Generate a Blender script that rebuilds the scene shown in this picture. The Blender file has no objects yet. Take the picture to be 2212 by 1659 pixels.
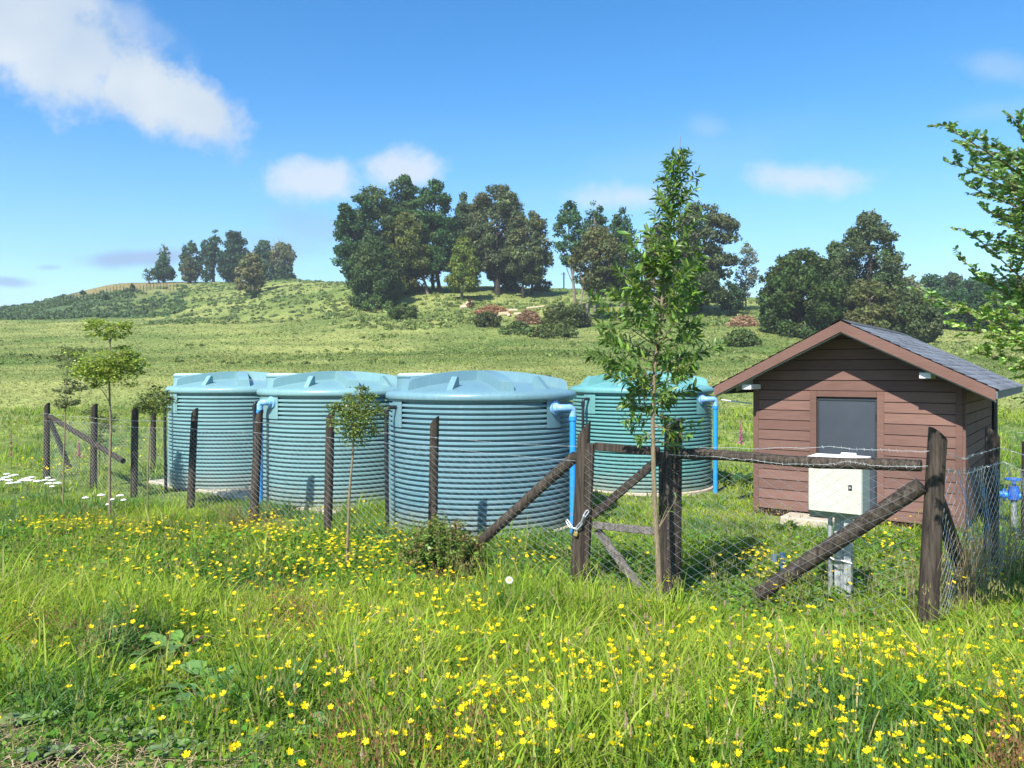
import bpy, math, random
import numpy as np
from mathutils import Vector, Matrix

R = math.radians
rng = np.random.default_rng(7)
random.seed(7)
sc = bpy.context.scene
COL = sc.collection

# ------------------------------------------------------------------ camera, sky, sun, exposure
CAMZ, FPX, CX, CY = 2.3, 1660.0, 1106.0, 808.0
cam_d = bpy.data.cameras.new('camera')
cam = bpy.data.objects.new('camera', cam_d); COL.objects.link(cam)
cam.location = (0, 0, CAMZ); cam.rotation_euler = (R(90), 0, 0)
cam_d.sensor_width = 36; cam_d.lens = 36 * FPX / 2212
cam_d.shift_y = -(829.5 - CY) / 2212
cam_d.clip_start = 0.05; cam_d.clip_end = 4000
sc.camera = cam

SUN_EL = R(45); SX, SY = -0.452, -0.892            # horizontal direction towards the sun
sun_d = bpy.data.lights.new('sun', 'SUN'); sun_d.energy = 5.0; sun_d.angle = R(0.5); sun_d.color = (1, .95, .86)
sun = bpy.data.objects.new('sun', sun_d); COL.objects.link(sun)
to_sun = Vector((SX * math.cos(SUN_EL), SY * math.cos(SUN_EL), math.sin(SUN_EL)))
sun.rotation_euler = to_sun.to_track_quat('Z', 'Y').to_euler(); sun.location = (-20, -40, 50)

sc.view_settings.view_transform = 'Standard'; sc.view_settings.look = 'None'
sc.view_settings.gamma = 1; sc.view_settings.use_curve_mapping = False
sc.view_settings.exposure = 0.98
sc.cycles.use_denoising = True
sc.cycles.max_bounces = 8; sc.cycles.diffuse_bounces = 3; sc.cycles.transmission_bounces = 4
sc.cycles.transparent_max_bounces = 8

SKY_STRENGTH = 0.115
world = bpy.data.worlds.new('World'); sc.world = world; world.use_nodes = True
wt = world.node_tree; wt.nodes.clear()
def wn(t, **k):
    n = wt.nodes.new(t)
    for a, b in k.items(): setattr(n, a, b)
    return n
def wl(a, b): wt.links.new(a, b)
def wm(op, a, b=None, c=None, clamp=False):
    n = wn('ShaderNodeMath', operation=op, use_clamp=clamp)
    for i, v in enumerate((a, b, c)):
        if v is None: continue
        if isinstance(v, (int, float)): n.inputs[i].default_value = v
        else: wl(v, n.inputs[i])
    return n.outputs[0]
w_out = wn('ShaderNodeOutputWorld'); w_bg = wn('ShaderNodeBackground'); w_bg.inputs['Strength'].default_value = SKY_STRENGTH
wl(w_bg.outputs[0], w_out.inputs['Surface'])
sky = wn('ShaderNodeTexSky', sky_type='NISHITA', sun_disc=False, sun_elevation=SUN_EL, sun_rotation=math.atan2(SX, SY))
sky.altitude = 100; sky.air_density = 1.0; sky.dust_density = 0.35; sky.ozone_density = 2.2
hsv = wn('ShaderNodeHueSaturation'); hsv.inputs['Saturation'].default_value = 1.36; hsv.inputs['Value'].default_value = 1.0
wl(sky.outputs[0], hsv.inputs['Color'])
tc = wn('ShaderNodeTexCoord'); sep = wn('ShaderNodeSeparateXYZ'); wl(tc.outputs['Generated'], sep.inputs[0])
yy = wm('MAXIMUM', sep.outputs[1], 0.02)
pu = wm('DIVIDE', sep.outputs[0], yy); pv = wm('DIVIDE', sep.outputs[2], yy)
cmb = wn('ShaderNodeCombineXYZ'); wl(pu, cmb.inputs[0]); wl(pv, cmb.inputs[1])
n1 = wn('ShaderNodeTexNoise'); n1.inputs['Scale'].default_value = 7.0; n1.inputs['Detail'].default_value = 12; n1.inputs['Roughness'].default_value = .66
wl(cmb.outputs[0], n1.inputs['Vector'])
n2 = wn('ShaderNodeTexNoise'); n2.inputs['Scale'].default_value = 4.0; n2.inputs['Detail'].default_value = 3
mp2 = wn('ShaderNodeMapping'); mp2.inputs['Location'].default_value = (5.3, 2.1, 0); wl(cmb.outputs[0], mp2.inputs[0]); wl(mp2.outputs[0], n2.inputs['Vector'])
n3 = wn('ShaderNodeTexNoise'); n3.inputs['Scale'].default_value = 24; n3.inputs['Detail'].default_value = 8; n3.inputs['Roughness'].default_value = .6
wl(cmb.outputs[0], n3.inputs['Vector'])
nz = wm('ADD', wm('SUBTRACT', n1.outputs[0], 0.5), wm('MULTIPLY', wm('SUBTRACT', n3.outputs[0], .5), .55))
wu = wm('ADD', pu, wm('MULTIPLY', wm('SUBTRACT', n2.outputs[0], .5), .06))
def cloud(x, y, rx, ry, rot, soft, amp, gain):
    cu, cv = (x - CX) / FPX, (CY - y) / FPX
    du = wm('SUBTRACT', wu, cu); dv = wm('SUBTRACT', pv, cv)
    c, s = math.cos(R(-rot)), math.sin(R(-rot))
    a = wm('DIVIDE', wm('ADD', wm('MULTIPLY', du, c), wm('MULTIPLY', dv, s)), rx / FPX)
    b = wm('DIVIDE', wm('SUBTRACT', wm('MULTIPLY', dv, c), wm('MULTIPLY', du, s)), ry / FPX)
    d = wm('SQRT', wm('ADD', wm('MULTIPLY', a, a), wm('MULTIPLY', b, b)))
    v = wm('ADD', wm('SUBTRACT', 1.0, d), wm('MULTIPLY', nz, amp))
    m = wn('ShaderNodeMapRange', interpolation_type='SMOOTHSTEP')
    m.inputs['From Min'].default_value = -soft * .5; m.inputs['From Max'].default_value = soft
    m.inputs['To Max'].default_value = gain
    wl(v, m.inputs[0]); return m.outputs[0]
big = cloud(330, 200, 205, 84, 24, .42, 1.5, .95)
for e in ((120, 115, 300, 112, 20, .5, 1.6, .9), (40, 10, 190, 105, 10, .5, 1.6, .88), (428, 238, 84, 62, 36, .42, 1.3, .93)):
    big = wm('MAXIMUM', big, cloud(*e))
small = None
for e in ((690, 388, 98, 50, 5, .65, 2.1, .82), (878, 368, 95, 48, -5, .6, 2.1, .80), (1345, 425, 120, 36, 0, .8, 2.0, .66),
          (1745, 388, 130, 38, 4, .7, 2.1, .72), (1515, 275, 45, 28, 10, .9, 1.6, .2), (2160, 145, 80, 32, 10, .9, 1.6, .25),
          (2150, 240, 110, 26, -5, .9, 1.6, .14), (270, 45, 130, 40, 30, .9, 1.6, .35), (1480, 340, 300, 60, -15, .9, 1.4, .07)):
    c = cloud(*e); small = c if small is None else wm('MAXIMUM', small, c)
grey = None
for e in ((290, 558, 120, 20, -3, .7, 1.2, .8), (25, 609, 60, 13, 4, .7, 1.2, .75), (690, 490, 120, 40, 12, .9, 1.6, .4), (600, 530, 160, 40, -5, .9, 1.6, .3), (112, 578, 24, 6, 0, .8, 1.2, .5)):
    c = cloud(*e); grey = c if grey is None else wm('MAXIMUM', grey, c)
def mixc(f, a, col):
    n = wn('ShaderNodeMix', data_type='RGBA'); wl(f, n.inputs[0]); wl(a, n.inputs[6])
    if isinstance(col, tuple): n.inputs[7].default_value = (*col, 1)
    else: wl(col, n.inputs[7])
    return n.outputs[2]
K = 1.0 / (SKY_STRENGTH * 2 ** sc.view_settings.exposure)
front = wn('ShaderNodeMapRange'); front.inputs['From Min'].default_value = .05; front.inputs['From Max'].default_value = .2; wl(sep.outputs[1], front.inputs[0])
big = wm('MULTIPLY', big, front.outputs[0]); small = wm('MULTIPLY', small, front.outputs[0]); grey = wm('MULTIPLY', grey, front.outputs[0])
# brightness texture inside the big cloud: bluish hollows, white billows
ramp = wn('ShaderNodeMapRange'); ramp.inputs['From Min'].default_value = .38; ramp.inputs['From Max'].default_value = .62; wl(n2.outputs[0], ramp.inputs[0])
bc = wn('ShaderNodeMix', data_type='RGBA'); wl(ramp.outputs[0], bc.inputs[0])
bc.inputs[6].default_value = (.58 * K, .70 * K, .84 * K, 1); bc.inputs[7].default_value = (.84 * K, .90 * K, .95 * K, 1)
# thin milky veil low over the horizon
veil = wn('ShaderNodeMapRange', interpolation_type='SMOOTHSTEP'); veil.inputs['From Min'].default_value = .38; veil.inputs['From Max'].default_value = .02
veil.inputs['To Max'].default_value = .48; wl(pv, veil.inputs[0])
strk = wn('ShaderNodeTexNoise'); strk.inputs['Scale'].default_value = 3; strk.inputs['Detail'].default_value = 4
mp3 = wn('ShaderNodeMapping'); mp3.inputs['Scale'].default_value = (1.2, 7, 1); wl(cmb.outputs[0], mp3.inputs[0]); wl(mp3.outputs[0], strk.inputs['Vector'])
veilf = wm('MULTIPLY', veil.outputs[0], wm('ADD', -.25, wm('MULTIPLY', strk.outputs[0], 2.4)), clamp=True)
c0 = mixc(veilf, hsv.outputs[0], (.42 * K, .70 * K, .98 * K))
c1 = mixc(grey, c0, (.38 * K, .53 * K, .78 * K))
c2 = mixc(small, c1, (.79 * K, .86 * K, .96 * K))
c3 = mixc(big, c2, bc.outputs[2])
wl(c3, w_bg.inputs['Color'])

# ------------------------------------------------------------------ helpers
def P(x, y, Y):
    """photo pixel + real depth -> world point"""
    return Vector(((x - CX) / FPX * Y, Y, CAMZ - (y - CY) / FPX * Y))
def tag(o, label=None, cat=None, group=None, kind=None):
    if label: o['label'] = label
    if cat: o['category'] = cat
    if group: o['group'] = group
    if kind: o['kind'] = kind
    return o
def thing(name, loc, label, cat, group=None):
    o = bpy.data.objects.new(name, None); COL.objects.link(o); o.location = loc; o.empty_display_size = .1
    return tag(o, label, cat, group)
def hash2(ix, iy, s):
    h = (ix.astype(np.int64) * 374761393 + iy.astype(np.int64) * 668265263 + s * 974634777) & 0x7fffffff
    h = ((h ^ (h >> 13)) * 1274126177) & 0x7fffffff
    return ((h ^ (h >> 16)) & 0xffff) / 65535.0
def vnoise(x, y, s=0):
    x = np.asarray(x, float); y = np.asarray(y, float)
    ix, iy = np.floor(x), np.floor(y); fx, fy = x - ix, y - iy
    fx = fx * fx * (3 - 2 * fx); fy = fy * fy * (3 - 2 * fy)
    a = hash2(ix, iy, s); b = hash2(ix + 1, iy, s); c = hash2(ix, iy + 1, s); d = hash2(ix + 1, iy + 1, s)
    return (a * (1 - fx) + b * fx) * (1 - fy) + (c * (1 - fx) + d * fx) * fy
def fbm(x, y, s=0, o=3):
    v = 0; a = .5
    for i in range(o): v = v + a * vnoise(x * 2 ** i, y * 2 ** i, s + i); a *= .5
    return v / (1 - .5 ** o)

def np_object(name, V, faces, mat, parent=None, col=None, smooth=False, sharp=None):
    """faces: list of int arrays (n,k)"""
    V = np.asarray(V, np.float32)
    if parent is not None: V = V - np.array(world_loc(parent), np.float32)
    me = bpy.data.meshes.new(name)
    me.vertices.add(len(V)); me.vertices.foreach_set('co', V.ravel())
    faces = [np.asarray(f, np.int32) for f in faces if len(f)]
    loops = np.concatenate([f.ravel() for f in faces]); tot = np.concatenate([np.full(len(f), f.shape[1], np.int32) for f in faces])
    start = np.concatenate([[0], np.cumsum(tot)[:-1]]).astype(np.int32)
    me.loops.add(len(loops)); me.loops.foreach_set('vertex_index', loops)
    me.polygons.add(len(tot)); me.polygons.foreach_set('loop_start', start); me.polygons.foreach_set('loop_total', tot)
    if col is not None:
        at = me.color_attributes.new('col', 'FLOAT_COLOR', 'POINT')
        c = np.ones((len(V), 4), np.float32); c[:, :3] = col; at.data.foreach_set('color', c.ravel())
    me.update(calc_edges=True); me.validate()
    if smooth: me.polygons.foreach_set('use_smooth', np.ones(len(me.polygons), bool))
    if sharp is not None: me.set_sharp_from_angle(angle=R(sharp))
    if mat: me.materials.append(mat)
    o = bpy.data.objects.new(name, me); COL.objects.link(o)
    if parent is not None: o.parent = parent
    return o
def world_loc(o):
    v = Vector((0, 0, 0))
    while o is not None: v = v + o.location; o = o.parent
    return v

class MB:
    def __init__(s): s.v = []; s.f = []
    def add(s, vs, fs):
        b = len(s.v); s.v += [tuple(v) for v in vs]; s.f += [tuple(i + b for i in f) for f in fs]; return s
    def box(s, c, size, X=(1, 0, 0), Yv=(0, 1, 0), Z=(0, 0, 1), bev=0):
        X, Yv, Z, c = Vector(X), Vector(Yv), Vector(Z), Vector(c)
        hx, hy, hz = [k / 2 for k in size]
        b = min(bev, hx * .9, hy * .9, hz * .9)
        if b <= 0:
            vs = [c + X * (i * hx) + Yv * (j * hy) + Z * (k * hz) for i in (-1, 1) for j in (-1, 1) for k in (-1, 1)]
            return s.add(vs, [(0, 1, 3, 2), (4, 6, 7, 5), (0, 4, 5, 1), (2, 3, 7, 6), (0, 2, 6, 4), (1, 5, 7, 3)])
        vs = []; idx = {}
        for i in (-1, 1):
            for j in (-1, 1):
                for k in (-1, 1):
                    for ax in range(3):
                        d = [hx - b, hy - b, hz - b]; d[ax] += b
                        idx[i, j, k, ax] = len(vs)
                        vs.append(c + X * (i * d[0]) + Yv * (j * d[1]) + Z * (k * d[2]))
        fs = []
        for ax in range(3):
            o1, o2 = [a for a in range(3) if a != ax]
            for sg in (-1, 1):
                q = []
                for a, bb in ((-1, -1), (1, -1), (1, 1), (-1, 1)):
                    key = [0, 0, 0]; key[ax] = sg; key[o1] = a; key[o2] = bb; q.append(idx[(*key, ax)])
                fs.append(q)
        for ax in range(3):
            o1, o2 = [a for a in range(3) if a != ax]
            for a in (-1, 1):
                for bb in (-1, 1):
                    q = []
                    for sg, w in ((-1, o1), (1, o1), (1, o2), (-1, o2)):
                        key = [0, 0, 0]; key[ax] = sg; key[o1] = a; key[o2] = bb; q.append(idx[(*key, w)])
                    fs.append(q)
        for i in (-1, 1):
            for j in (-1, 1):
                for k in (-1, 1): fs.append([idx[i, j, k, 0], idx[i, j, k, 1], idx[i, j, k, 2]])
        return s.add(vs, fs)
    def tube(s, pts, rad, n=8, cap=True, wob=0):
        pts = [Vector(p) for p in pts]; m = len(pts)
        rad = rad if isinstance(rad, (list, tuple)) else [rad] * m
        vs = []; ref = None
        for i, p in enumerate(pts):
            t = (pts[min(i + 1, m - 1)] - pts[max(i - 1, 0)]).normalized()
            if ref is None: ref = t.orthogonal().normalized()
            ref = (ref - t * ref.dot(t)).normalized(); bn = t.cross(ref)
            for k in range(n):
                a = 2 * math.pi * k / n; rr = rad[i] * (1 + wob * math.sin(3.1 * k + 1.7 * i) * .5 + wob * (random.random() - .5))
                vs.append(p + (ref * math.cos(a) + bn * math.sin(a)) * rr)
        fs = [(i * n + k, i * n + (k + 1) % n, (i + 1) * n + (k + 1) % n, (i + 1) * n + k) for i in range(m - 1) for k in range(n)]
        if cap: fs += [tuple(range(n))[::-1], tuple((m - 1) * n + k for k in range(n))]
        return s.add(vs, fs)
    def lathe(s, prof, n=48, c=(0, 0, 0), a0=0, a1=2 * math.pi):
        c = Vector(c); full = abs(a1 - a0 - 2 * math.pi) < 1e-6; nn = n if full else n + 1
        vs = [c + Vector((r * math.cos(a0 + (a1 - a0) * k / n), r * math.sin(a0 + (a1 - a0) * k / n), z)) for r, z in prof for k in range(nn)]
        fs = []
        for i in range(len(prof) - 1):
            for k in range(n):
                k2 = (k + 1) % nn
                fs.append((i * nn + k, i * nn + k2, (i + 1) * nn + k2, (i + 1) * nn + k))
        return s.add(vs, fs)
    def prism(s, poly, d):
        """poly: list of points, extruded by vector d"""
        poly = [Vector(p) for p in poly]; d = Vector(d); n = len(poly)
        return s.add(poly + [p + d for p in poly], [tuple(range(n))[::-1], tuple(range(n, 2 * n))] + [(i, (i + 1) % n, n + (i + 1) % n, n + i) for i in range(n)])
    def build(s, name, mat, parent=None, smooth=False, sharp=35, offset=None):
        off = world_loc(parent) if parent is not None else Vector((0, 0, 0))
        if offset is not None: off = off + Vector(offset)
        me = bpy.data.meshes.new(name); me.from_pydata([(v[0] - off.x, v[1] - off.y, v[2] - off.z) for v in s.v], [], s.f)
        me.update()
        bm_fix(me)
        if smooth: me.polygons.foreach_set('use_smooth', [True] * len(me.polygons)); me.set_sharp_from_angle(angle=R(sharp))
        if mat: me.materials.append(mat)
        o = bpy.data.objects.new(name, me); COL.objects.link(o)
        if parent is not None: o.parent = parent
        if offset is not None: o.location = offset
        return o
import bmesh
def bm_fix(me):
    bm = bmesh.new(); bm.from_mesh(me); bmesh.ops.recalc_face_normals(bm, faces=bm.faces); bm.to_mesh(me); bm.free()
def copy_tree(o, parent=None):
    c = o.copy(); COL.objects.link(c)
    if parent is not None: c.parent = parent
    for ch in list(o.children): copy_tree(ch, c)
    return c

# ------------------------------------------------------------------ materials
def new_mat(name):
    m = bpy.data.materials.new(name); m.use_nodes = True; nt = m.node_tree
    return m, nt, nt.nodes['Principled BSDF']
def plain(name, col, rough=.6, metal=0, noise=.15, scale=20, bump=0, spec=.5, stretch=None):
    m, nt, b = new_mat(name)
    b.inputs['Roughness'].default_value = rough; b.inputs['Metallic'].default_value = metal; b.inputs['Specular IOR Level'].default_value = spec
    t = nt.nodes.new('ShaderNodeTexCoord'); mp = nt.nodes.new('ShaderNodeMapping'); nt.links.new(t.outputs['Object'], mp.inputs[0])
    if stretch: mp.inputs['Scale'].default_value = stretch
    n = nt.nodes.new('ShaderNodeTexNoise'); n.inputs['Scale'].default_value = scale; n.inputs['Detail'].default_value = 6; nt.links.new(mp.outputs[0], n.inputs['Vector'])
    r = nt.nodes.new('ShaderNodeMix'); r.data_type = 'RGBA'
    r.inputs[6].default_value = (*[c * (1 - noise) for c in col], 1); r.inputs[7].default_value = (*[min(1, c * (1 + noise)) for c in col], 1)
    mr = nt.nodes.new('ShaderNodeMapRange'); mr.inputs['From Min'].default_value = .3; mr.inputs['From Max'].default_value = .7
    nt.links.new(n.outputs[0], mr.inputs[0]); nt.links.new(mr.outputs[0], r.inputs[0]); nt.links.new(r.outputs[2], b.inputs['Base Color'])
    if bump:
        bp = nt.nodes.new('ShaderNodeBump'); bp.inputs['Strength'].default_value = bump; bp.inputs['Distance'].default_value = .01
        nt.links.new(n.outputs[0], bp.inputs['Height']); nt.links.new(bp.outputs[0], b.inputs['Normal'])
    return m
def foliage(name, trans=.3, rough=.55, spec=.25, tint=(1, 1, 1)):
    m, nt, b = new_mat(name)
    a = nt.nodes.new('ShaderNodeAttribute'); a.attribute_name = 'col'
    b.inputs['Roughness'].default_value = rough; b.inputs['Specular IOR Level'].default_value = spec
    nt.links.new(a.outputs['Color'], b.inputs['Base Color'])
    tr = nt.nodes.new('ShaderNodeBsdfTranslucent')
    mul = nt.nodes.new('ShaderNodeMix'); mul.data_type = 'RGBA'; mul.blend_type = 'MULTIPLY'; mul.inputs[0].default_value = 1
    nt.links.new(a.outputs['Color'], mul.inputs[6]); mul.inputs[7].default_value = (1.25, 1.3, .7, 1)
    nt.links.new(mul.outputs[2], tr.inputs['Color'])
    mx = nt.nodes.new('ShaderNodeMixShader'); mx.inputs[0].default_value = trans
    nt.links.new(b.outputs[0], mx.inputs[1]); nt.links.new(tr.outputs[0], mx.inputs[2])
    nt.links.new(mx.outputs[0], nt.nodes['Material Output'].inputs['Surface'])
    return m
def wood(name, dark, light, stretch=(9, 9, .8), axis_obj=True):
    m, nt, b = new_mat(name); b.inputs['Roughness'].default_value = .8; b.inputs['Specular IOR Level'].default_value = .25
    t = nt.nodes.new('ShaderNodeTexCoord'); mp = nt.nodes.new('ShaderNodeMapping'); mp.inputs['Scale'].default_value = stretch
    nt.links.new(t.outputs['Object'], mp.inputs[0])
    n = nt.nodes.new('ShaderNodeTexNoise'); n.inputs['Scale'].default_value = 4; n.inputs['Detail'].default_value = 8; n.inputs['Roughness'].default_value = .65; nt.links.new(mp.outputs[0], n.inputs['Vector'])
    cr = nt.nodes.new('ShaderNodeValToRGB'); cr.color_ramp.elements[0].position = .36; cr.color_ramp.elements[0].color = (*dark, 1)
    cr.color_ramp.elements[1].position = .72; cr.color_ramp.elements[1].color = (*light, 1)
    nt.links.new(n.outputs[0], cr.inputs[0]); nt.links.new(cr.outputs[0], b.inputs['Base Color'])
    bp = nt.nodes.new('ShaderNodeBump'); bp.inputs['Strength'].default_value = .5; bp.inputs['Distance'].default_value = .01
    nt.links.new(n.outputs[0], bp.inputs['Height']); nt.links.new(bp.outputs[0], b.inputs['Normal'])
    return m
M_post = wood('dark_post_wood', (.014, .011, .009), (.088, .070, .054))
M_log = wood('weathered_log', (.016, .012, .009), (.10, .082, .065))
M_greywood = wood('grey_wood', (.06, .055, .05), (.22, .20, .18))
M_cut = plain('cut_wood_end', (.20, .165, .12), .8, noise=.3, scale=40)
M_wire = plain('galvanised_wire', (.55, .56, .55), .4, .7, noise=.1)
M_steel = plain('galvanised_steel', (.42, .46, .48), .45, .5, noise=.3, scale=14)
M_brass = plain('brass', (.45, .36, .12), .4, .6)
M_black = plain('black_poly_pipe', (.012, .014, .02), .4, noise=.1)
M_bluepvc = plain('blue_pvc_pipe', (.02, .24, .66), .38, noise=.06)
M_paleblue = plain('pale_blue_pvc', (.20, .40, .68), .35, noise=.12)
M_valve = plain('blue_cast_iron', (.012, .10, .50), .45, noise=.25, scale=30)
M_concrete = plain('pale_concrete', (.40, .355, .28), .9, noise=.2, scale=12, bump=.4)
M_white = plain('white_painted_timber', (.72, .72, .70), .6, noise=.05)
M_bark = wood('pale_bark', (.10, .085, .065), (.26, .23, .18), (3, 3, 1))
M_darkbark = wood('dark_bark', (.018, .014, .01), (.06, .05, .04), (3, 3, 1))
M_sapbark = wood('sapling_bark', (.13, .10, .06), (.28, .23, .15), (20, 20, 5))
M_leaf = foliage('tree_foliage', .25, .6, .2)
M_grass = foliage('grass_blades', .46, .65, .10)
M_leafgloss = foliage('glossy_leaves', .34, .38, .4)
M_petal = foliage('petals', .35, .4, .3)

# ------------------------------------------------------------------ ground
COLX = np.array([-500, 0, 300, 500, 640, 800, 1000, 1200, 1400, 1600, 1800, 2050, 2250, 2700], float)
YS = np.array([-60, 0, 2.5, 4, 6.25, 8, 10, 12, 19, 28, 40, 60, 80, 95, 110, 125, 150, 200, 260, 420, 900], float)
NEARZ = [.85, .80, .70, .48, .23, .05, -.03, -.07, -.05, .75]
DY = {40: [818, 820, 818, 818, 816, 816, 816, 816, 816, 816, 816, 816, 818, 818],
      60: [770, 770, 768, 766, 764, 762, 760, 760, 760, 758, 760, 765, 770, 772],
      80: [736, 736, 733, 731, 728, 723, 718, 716, 716, 712, 725, 735, 742, 745],
      95: [714, 714, 712, 708, 702, 692, 686, 686, 690, 684, 702, 715, 722, 725],
      110: [701, 700, 698, 692, 678, 656, 650, 656, 662, 662, 682, 703, 710, 713],
      125: [696, 695, 690, 671, 652, 622, 624, 630, 640, 650, 670, 692, 700, 703],
      150: [692, 688, 662, 640, 622, 614, 622, 626, 634, 644, 662, 686, 694, 697],
      200: [686, 664, 611, 610, 606, 618, 640, 642, 646, 652, 664, 684, 692, 695],
      260: [690, 672, 626, 628, 622, 640, 660, 662, 664, 668, 676, 692, 698, 700],
      420: [720, 715, 690, 690, 690, 690, 700, 700, 700, 705, 710, 715, 720, 720],
      900: [770] * 14}
ZT = np.zeros((len(YS), len(COLX)))
for i, Y in enumerate(YS):
    if i < len(NEARZ): ZT[i] = NEARZ[i]
    else: ZT[i] = CAMZ - (np.array(DY[int(Y)]) - CY) / FPX * Y
def H(X, Y):
    X = np.asarray(X, float); Y = np.asarray(Y, float)
    u = np.clip(CX + FPX * X / np.maximum(Y, 6), COLX[0] + 1, COLX[-1] - 1)
    j = np.clip(np.searchsorted(COLX, u) - 1, 0, len(COLX) - 2); fu = (u - COLX[j]) / (COLX[j + 1] - COLX[j]); fu = fu * fu * (3 - 2 * fu)
    Yc = np.clip(Y, YS[0], YS[-1] - 1e-3)
    i = np.clip(np.searchsorted(YS, Yc) - 1, 0, len(YS) - 2); h = YS[i + 1] - YS[i]; t = (Yc - YS[i]) / h
    def zc(k): return ZT[k, j] * (1 - fu) + ZT[k, j + 1] * fu
    z0, z1 = zc(i), zc(i + 1); im = np.maximum(i - 1, 0); ip = np.minimum(i + 2, len(YS) - 1)
    sm = (z1 - z0) / h
    s0 = (z0 - zc(im)) / np.maximum(YS[i] - YS[im], 1e-6); s1 = (zc(ip) - z1) / np.maximum(YS[ip] - YS[i + 1], 1e-6)
    s0 = np.where(i == 0, sm, s0); s1 = np.where(i == len(YS) - 2, sm, s1)
    lim = lambda a, b: np.where(a * b > 0, 2 * a * b / np.where(np.abs(a + b) < 1e-9, 1, a + b), 0)
    m0, m1 = lim(s0, sm) * h, lim(sm, s1) * h
    z = (2 * t**3 - 3 * t**2 + 1) * z0 + (t**3 - 2 * t**2 + t) * m0 + (-2 * t**3 + 3 * t**2) * z1 + (t**3 - t**2) * m1
    amp = np.clip((Y - 20) / 60, 0, 1)
    z = z + amp * (fbm(X / 9, Y / 9, 3) - .5) * .9 + (fbm(X / 1.7, Y / 1.7, 9) - .5) * .10
    return z
def h1(x, y): return float(H(np.array([x]), np.array([y]))[0])
def hit(x, y, hz=0., y0=1.6, y1=300.):
    """depth at which a point hz above the ground is seen at this pixel"""
    Ys = np.concatenate([np.arange(y0, 30, .05), np.arange(30, y1, .5)])
    z = CAMZ - (y - CY) / FPX * Ys; g = H((x - CX) / FPX * Ys, Ys) + hz
    k = np.nonzero(z <= g)[0]
    return float(Ys[k[0]]) if len(k) else None

def lerp3(a, b, t): return np.asarray(a) * (1 - t[:, None]) + np.asarray(b) * t[:, None]
def ground_zone(X, Y):
    """real ground cover: bracken on the left hill, dry brow, bare dirt near the track"""
    u = CX + FPX * X / np.maximum(Y, 5)
    brack = np.clip((Y - 122 - 12 * (fbm(X / 14, Y / 14, 21) - .5)) / 10, 0, 1) * np.clip((430 - u) / 260, 0, 1)
    dry = np.clip((Y - 174 + 34 * (fbm(X / 9, Y / 9, 24) - .5)) / 14, 0, 1) * np.clip((u - 130) / 60, 0, 1) * np.clip((425 - u) / 60, 0, 1)
    dirt = np.maximum(np.exp(-(((X + 2.0) / 1.25) ** 2 + ((Y - 2.85) / .5) ** 2)), np.exp(-(((X + 2.95) / .55) ** 2 + ((Y - 3.85) / .32) ** 2)))
    dirt = np.clip(dirt * 1.7 - .35 + .7 * (fbm(X * 2, Y * 2, 41) - .5), 0, 1)
    return brack, dry, dirt
rowsY = np.concatenate([np.linspace(-60, 1, 16), np.linspace(1.3, 20, 110), np.geomspace(20.3, 240, 170), np.geomspace(250, 1600, 22)])
us = np.sign(np.linspace(-1, 1, 281)) * np.abs(np.linspace(-1, 1, 281)) ** 1.4 * 1.9
GX = us[None, :] * (np.maximum(rowsY, 0)[:, None] + 14); GY = np.repeat(rowsY[:, None], len(us), 1)
GZ = H(GX.ravel(), GY.ravel())
nr, nc = GX.shape
idx = np.arange(nr * nc).reshape(nr, nc)
quads = np.stack([idx[:-1, :-1].ravel(), idx[:-1, 1:].ravel(), idx[1:, 1:].ravel(), idx[1:, :-1].ravel()], 1)
gx, gy = GX.ravel(), GY.ravel()
brack, dry, dirt = ground_zone(gx, gy)
far = np.clip((gy - 9) / 25, 0, 1)
t = .55 * fbm(gx / 17, gy / 11, 31) + .45 * fbm(gx / 5, gy / 3.5, 33); t2 = fbm(gx / 3.1, gy / 3.1, 35)
gc = lerp3((.10, .148, .038), (.235, .262, .085), np.clip((t - .36) * 3.2, 0, 1) * far + .12 * (1 - far))
gc = gc * (.75 + .5 * t2)[:, None]
gc = gc * (1 - brack[:, None]) + np.array((.065, .105, .045)) * brack[:, None]
gc = gc * (1 - dry[:, None]) + np.array((.20, .17, .075)) * dry[:, None]
gc = gc * (1 - dirt[:, None]) + np.array((.22, .17, .115)) * dirt[:, None]
M_ground, nt, b = new_mat('meadow_ground'); b.inputs['Roughness'].default_value = 1; b.inputs['Specular IOR Level'].default_value = .05
at = nt.nodes.new('ShaderNodeAttribute'); at.attribute_name = 'col'
t_ = nt.nodes.new('ShaderNodeTexCoord'); nn_ = nt.nodes.new('ShaderNodeTexNoise'); nn_.inputs['Scale'].default_value = 3.5; nn_.inputs['Detail'].default_value = 8
nt.links.new(t_.outputs['Object'], nn_.inputs['Vector'])
mr = nt.nodes.new('ShaderNodeMapRange'); mr.inputs['From Min'].default_value = .3; mr.inputs['From Max'].default_value = .7; mr.inputs['To Min'].default_value = .6; mr.inputs['To Max'].default_value = 1.35
nt.links.new(nn_.outputs[0], mr.inputs[0])
mx = nt.nodes.new('ShaderNodeMix'); mx.data_type = 'RGBA'; mx.blend_type = 'MULTIPLY'; mx.inputs[0].default_value = 1
nt.links.new(at.outputs['Color'], mx.inputs[6]); nt.links.new(mr.outputs[0], mx.inputs[7]); nt.links.new(mx.outputs[2], b.inputs['Base Color'])
bp = nt.nodes.new('ShaderNodeBump'); bp.inputs['Strength'].default_value = .7; bp.inputs['Distance'].default_value = .12
nt.links.new(nn_.outputs[0], bp.inputs['Height']); nt.links.new(bp.outputs[0], b.inputs['Normal'])
ground = np_object('ground', np.stack([gx, gy, GZ], 1), [quads], M_ground, col=gc, smooth=True)
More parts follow.
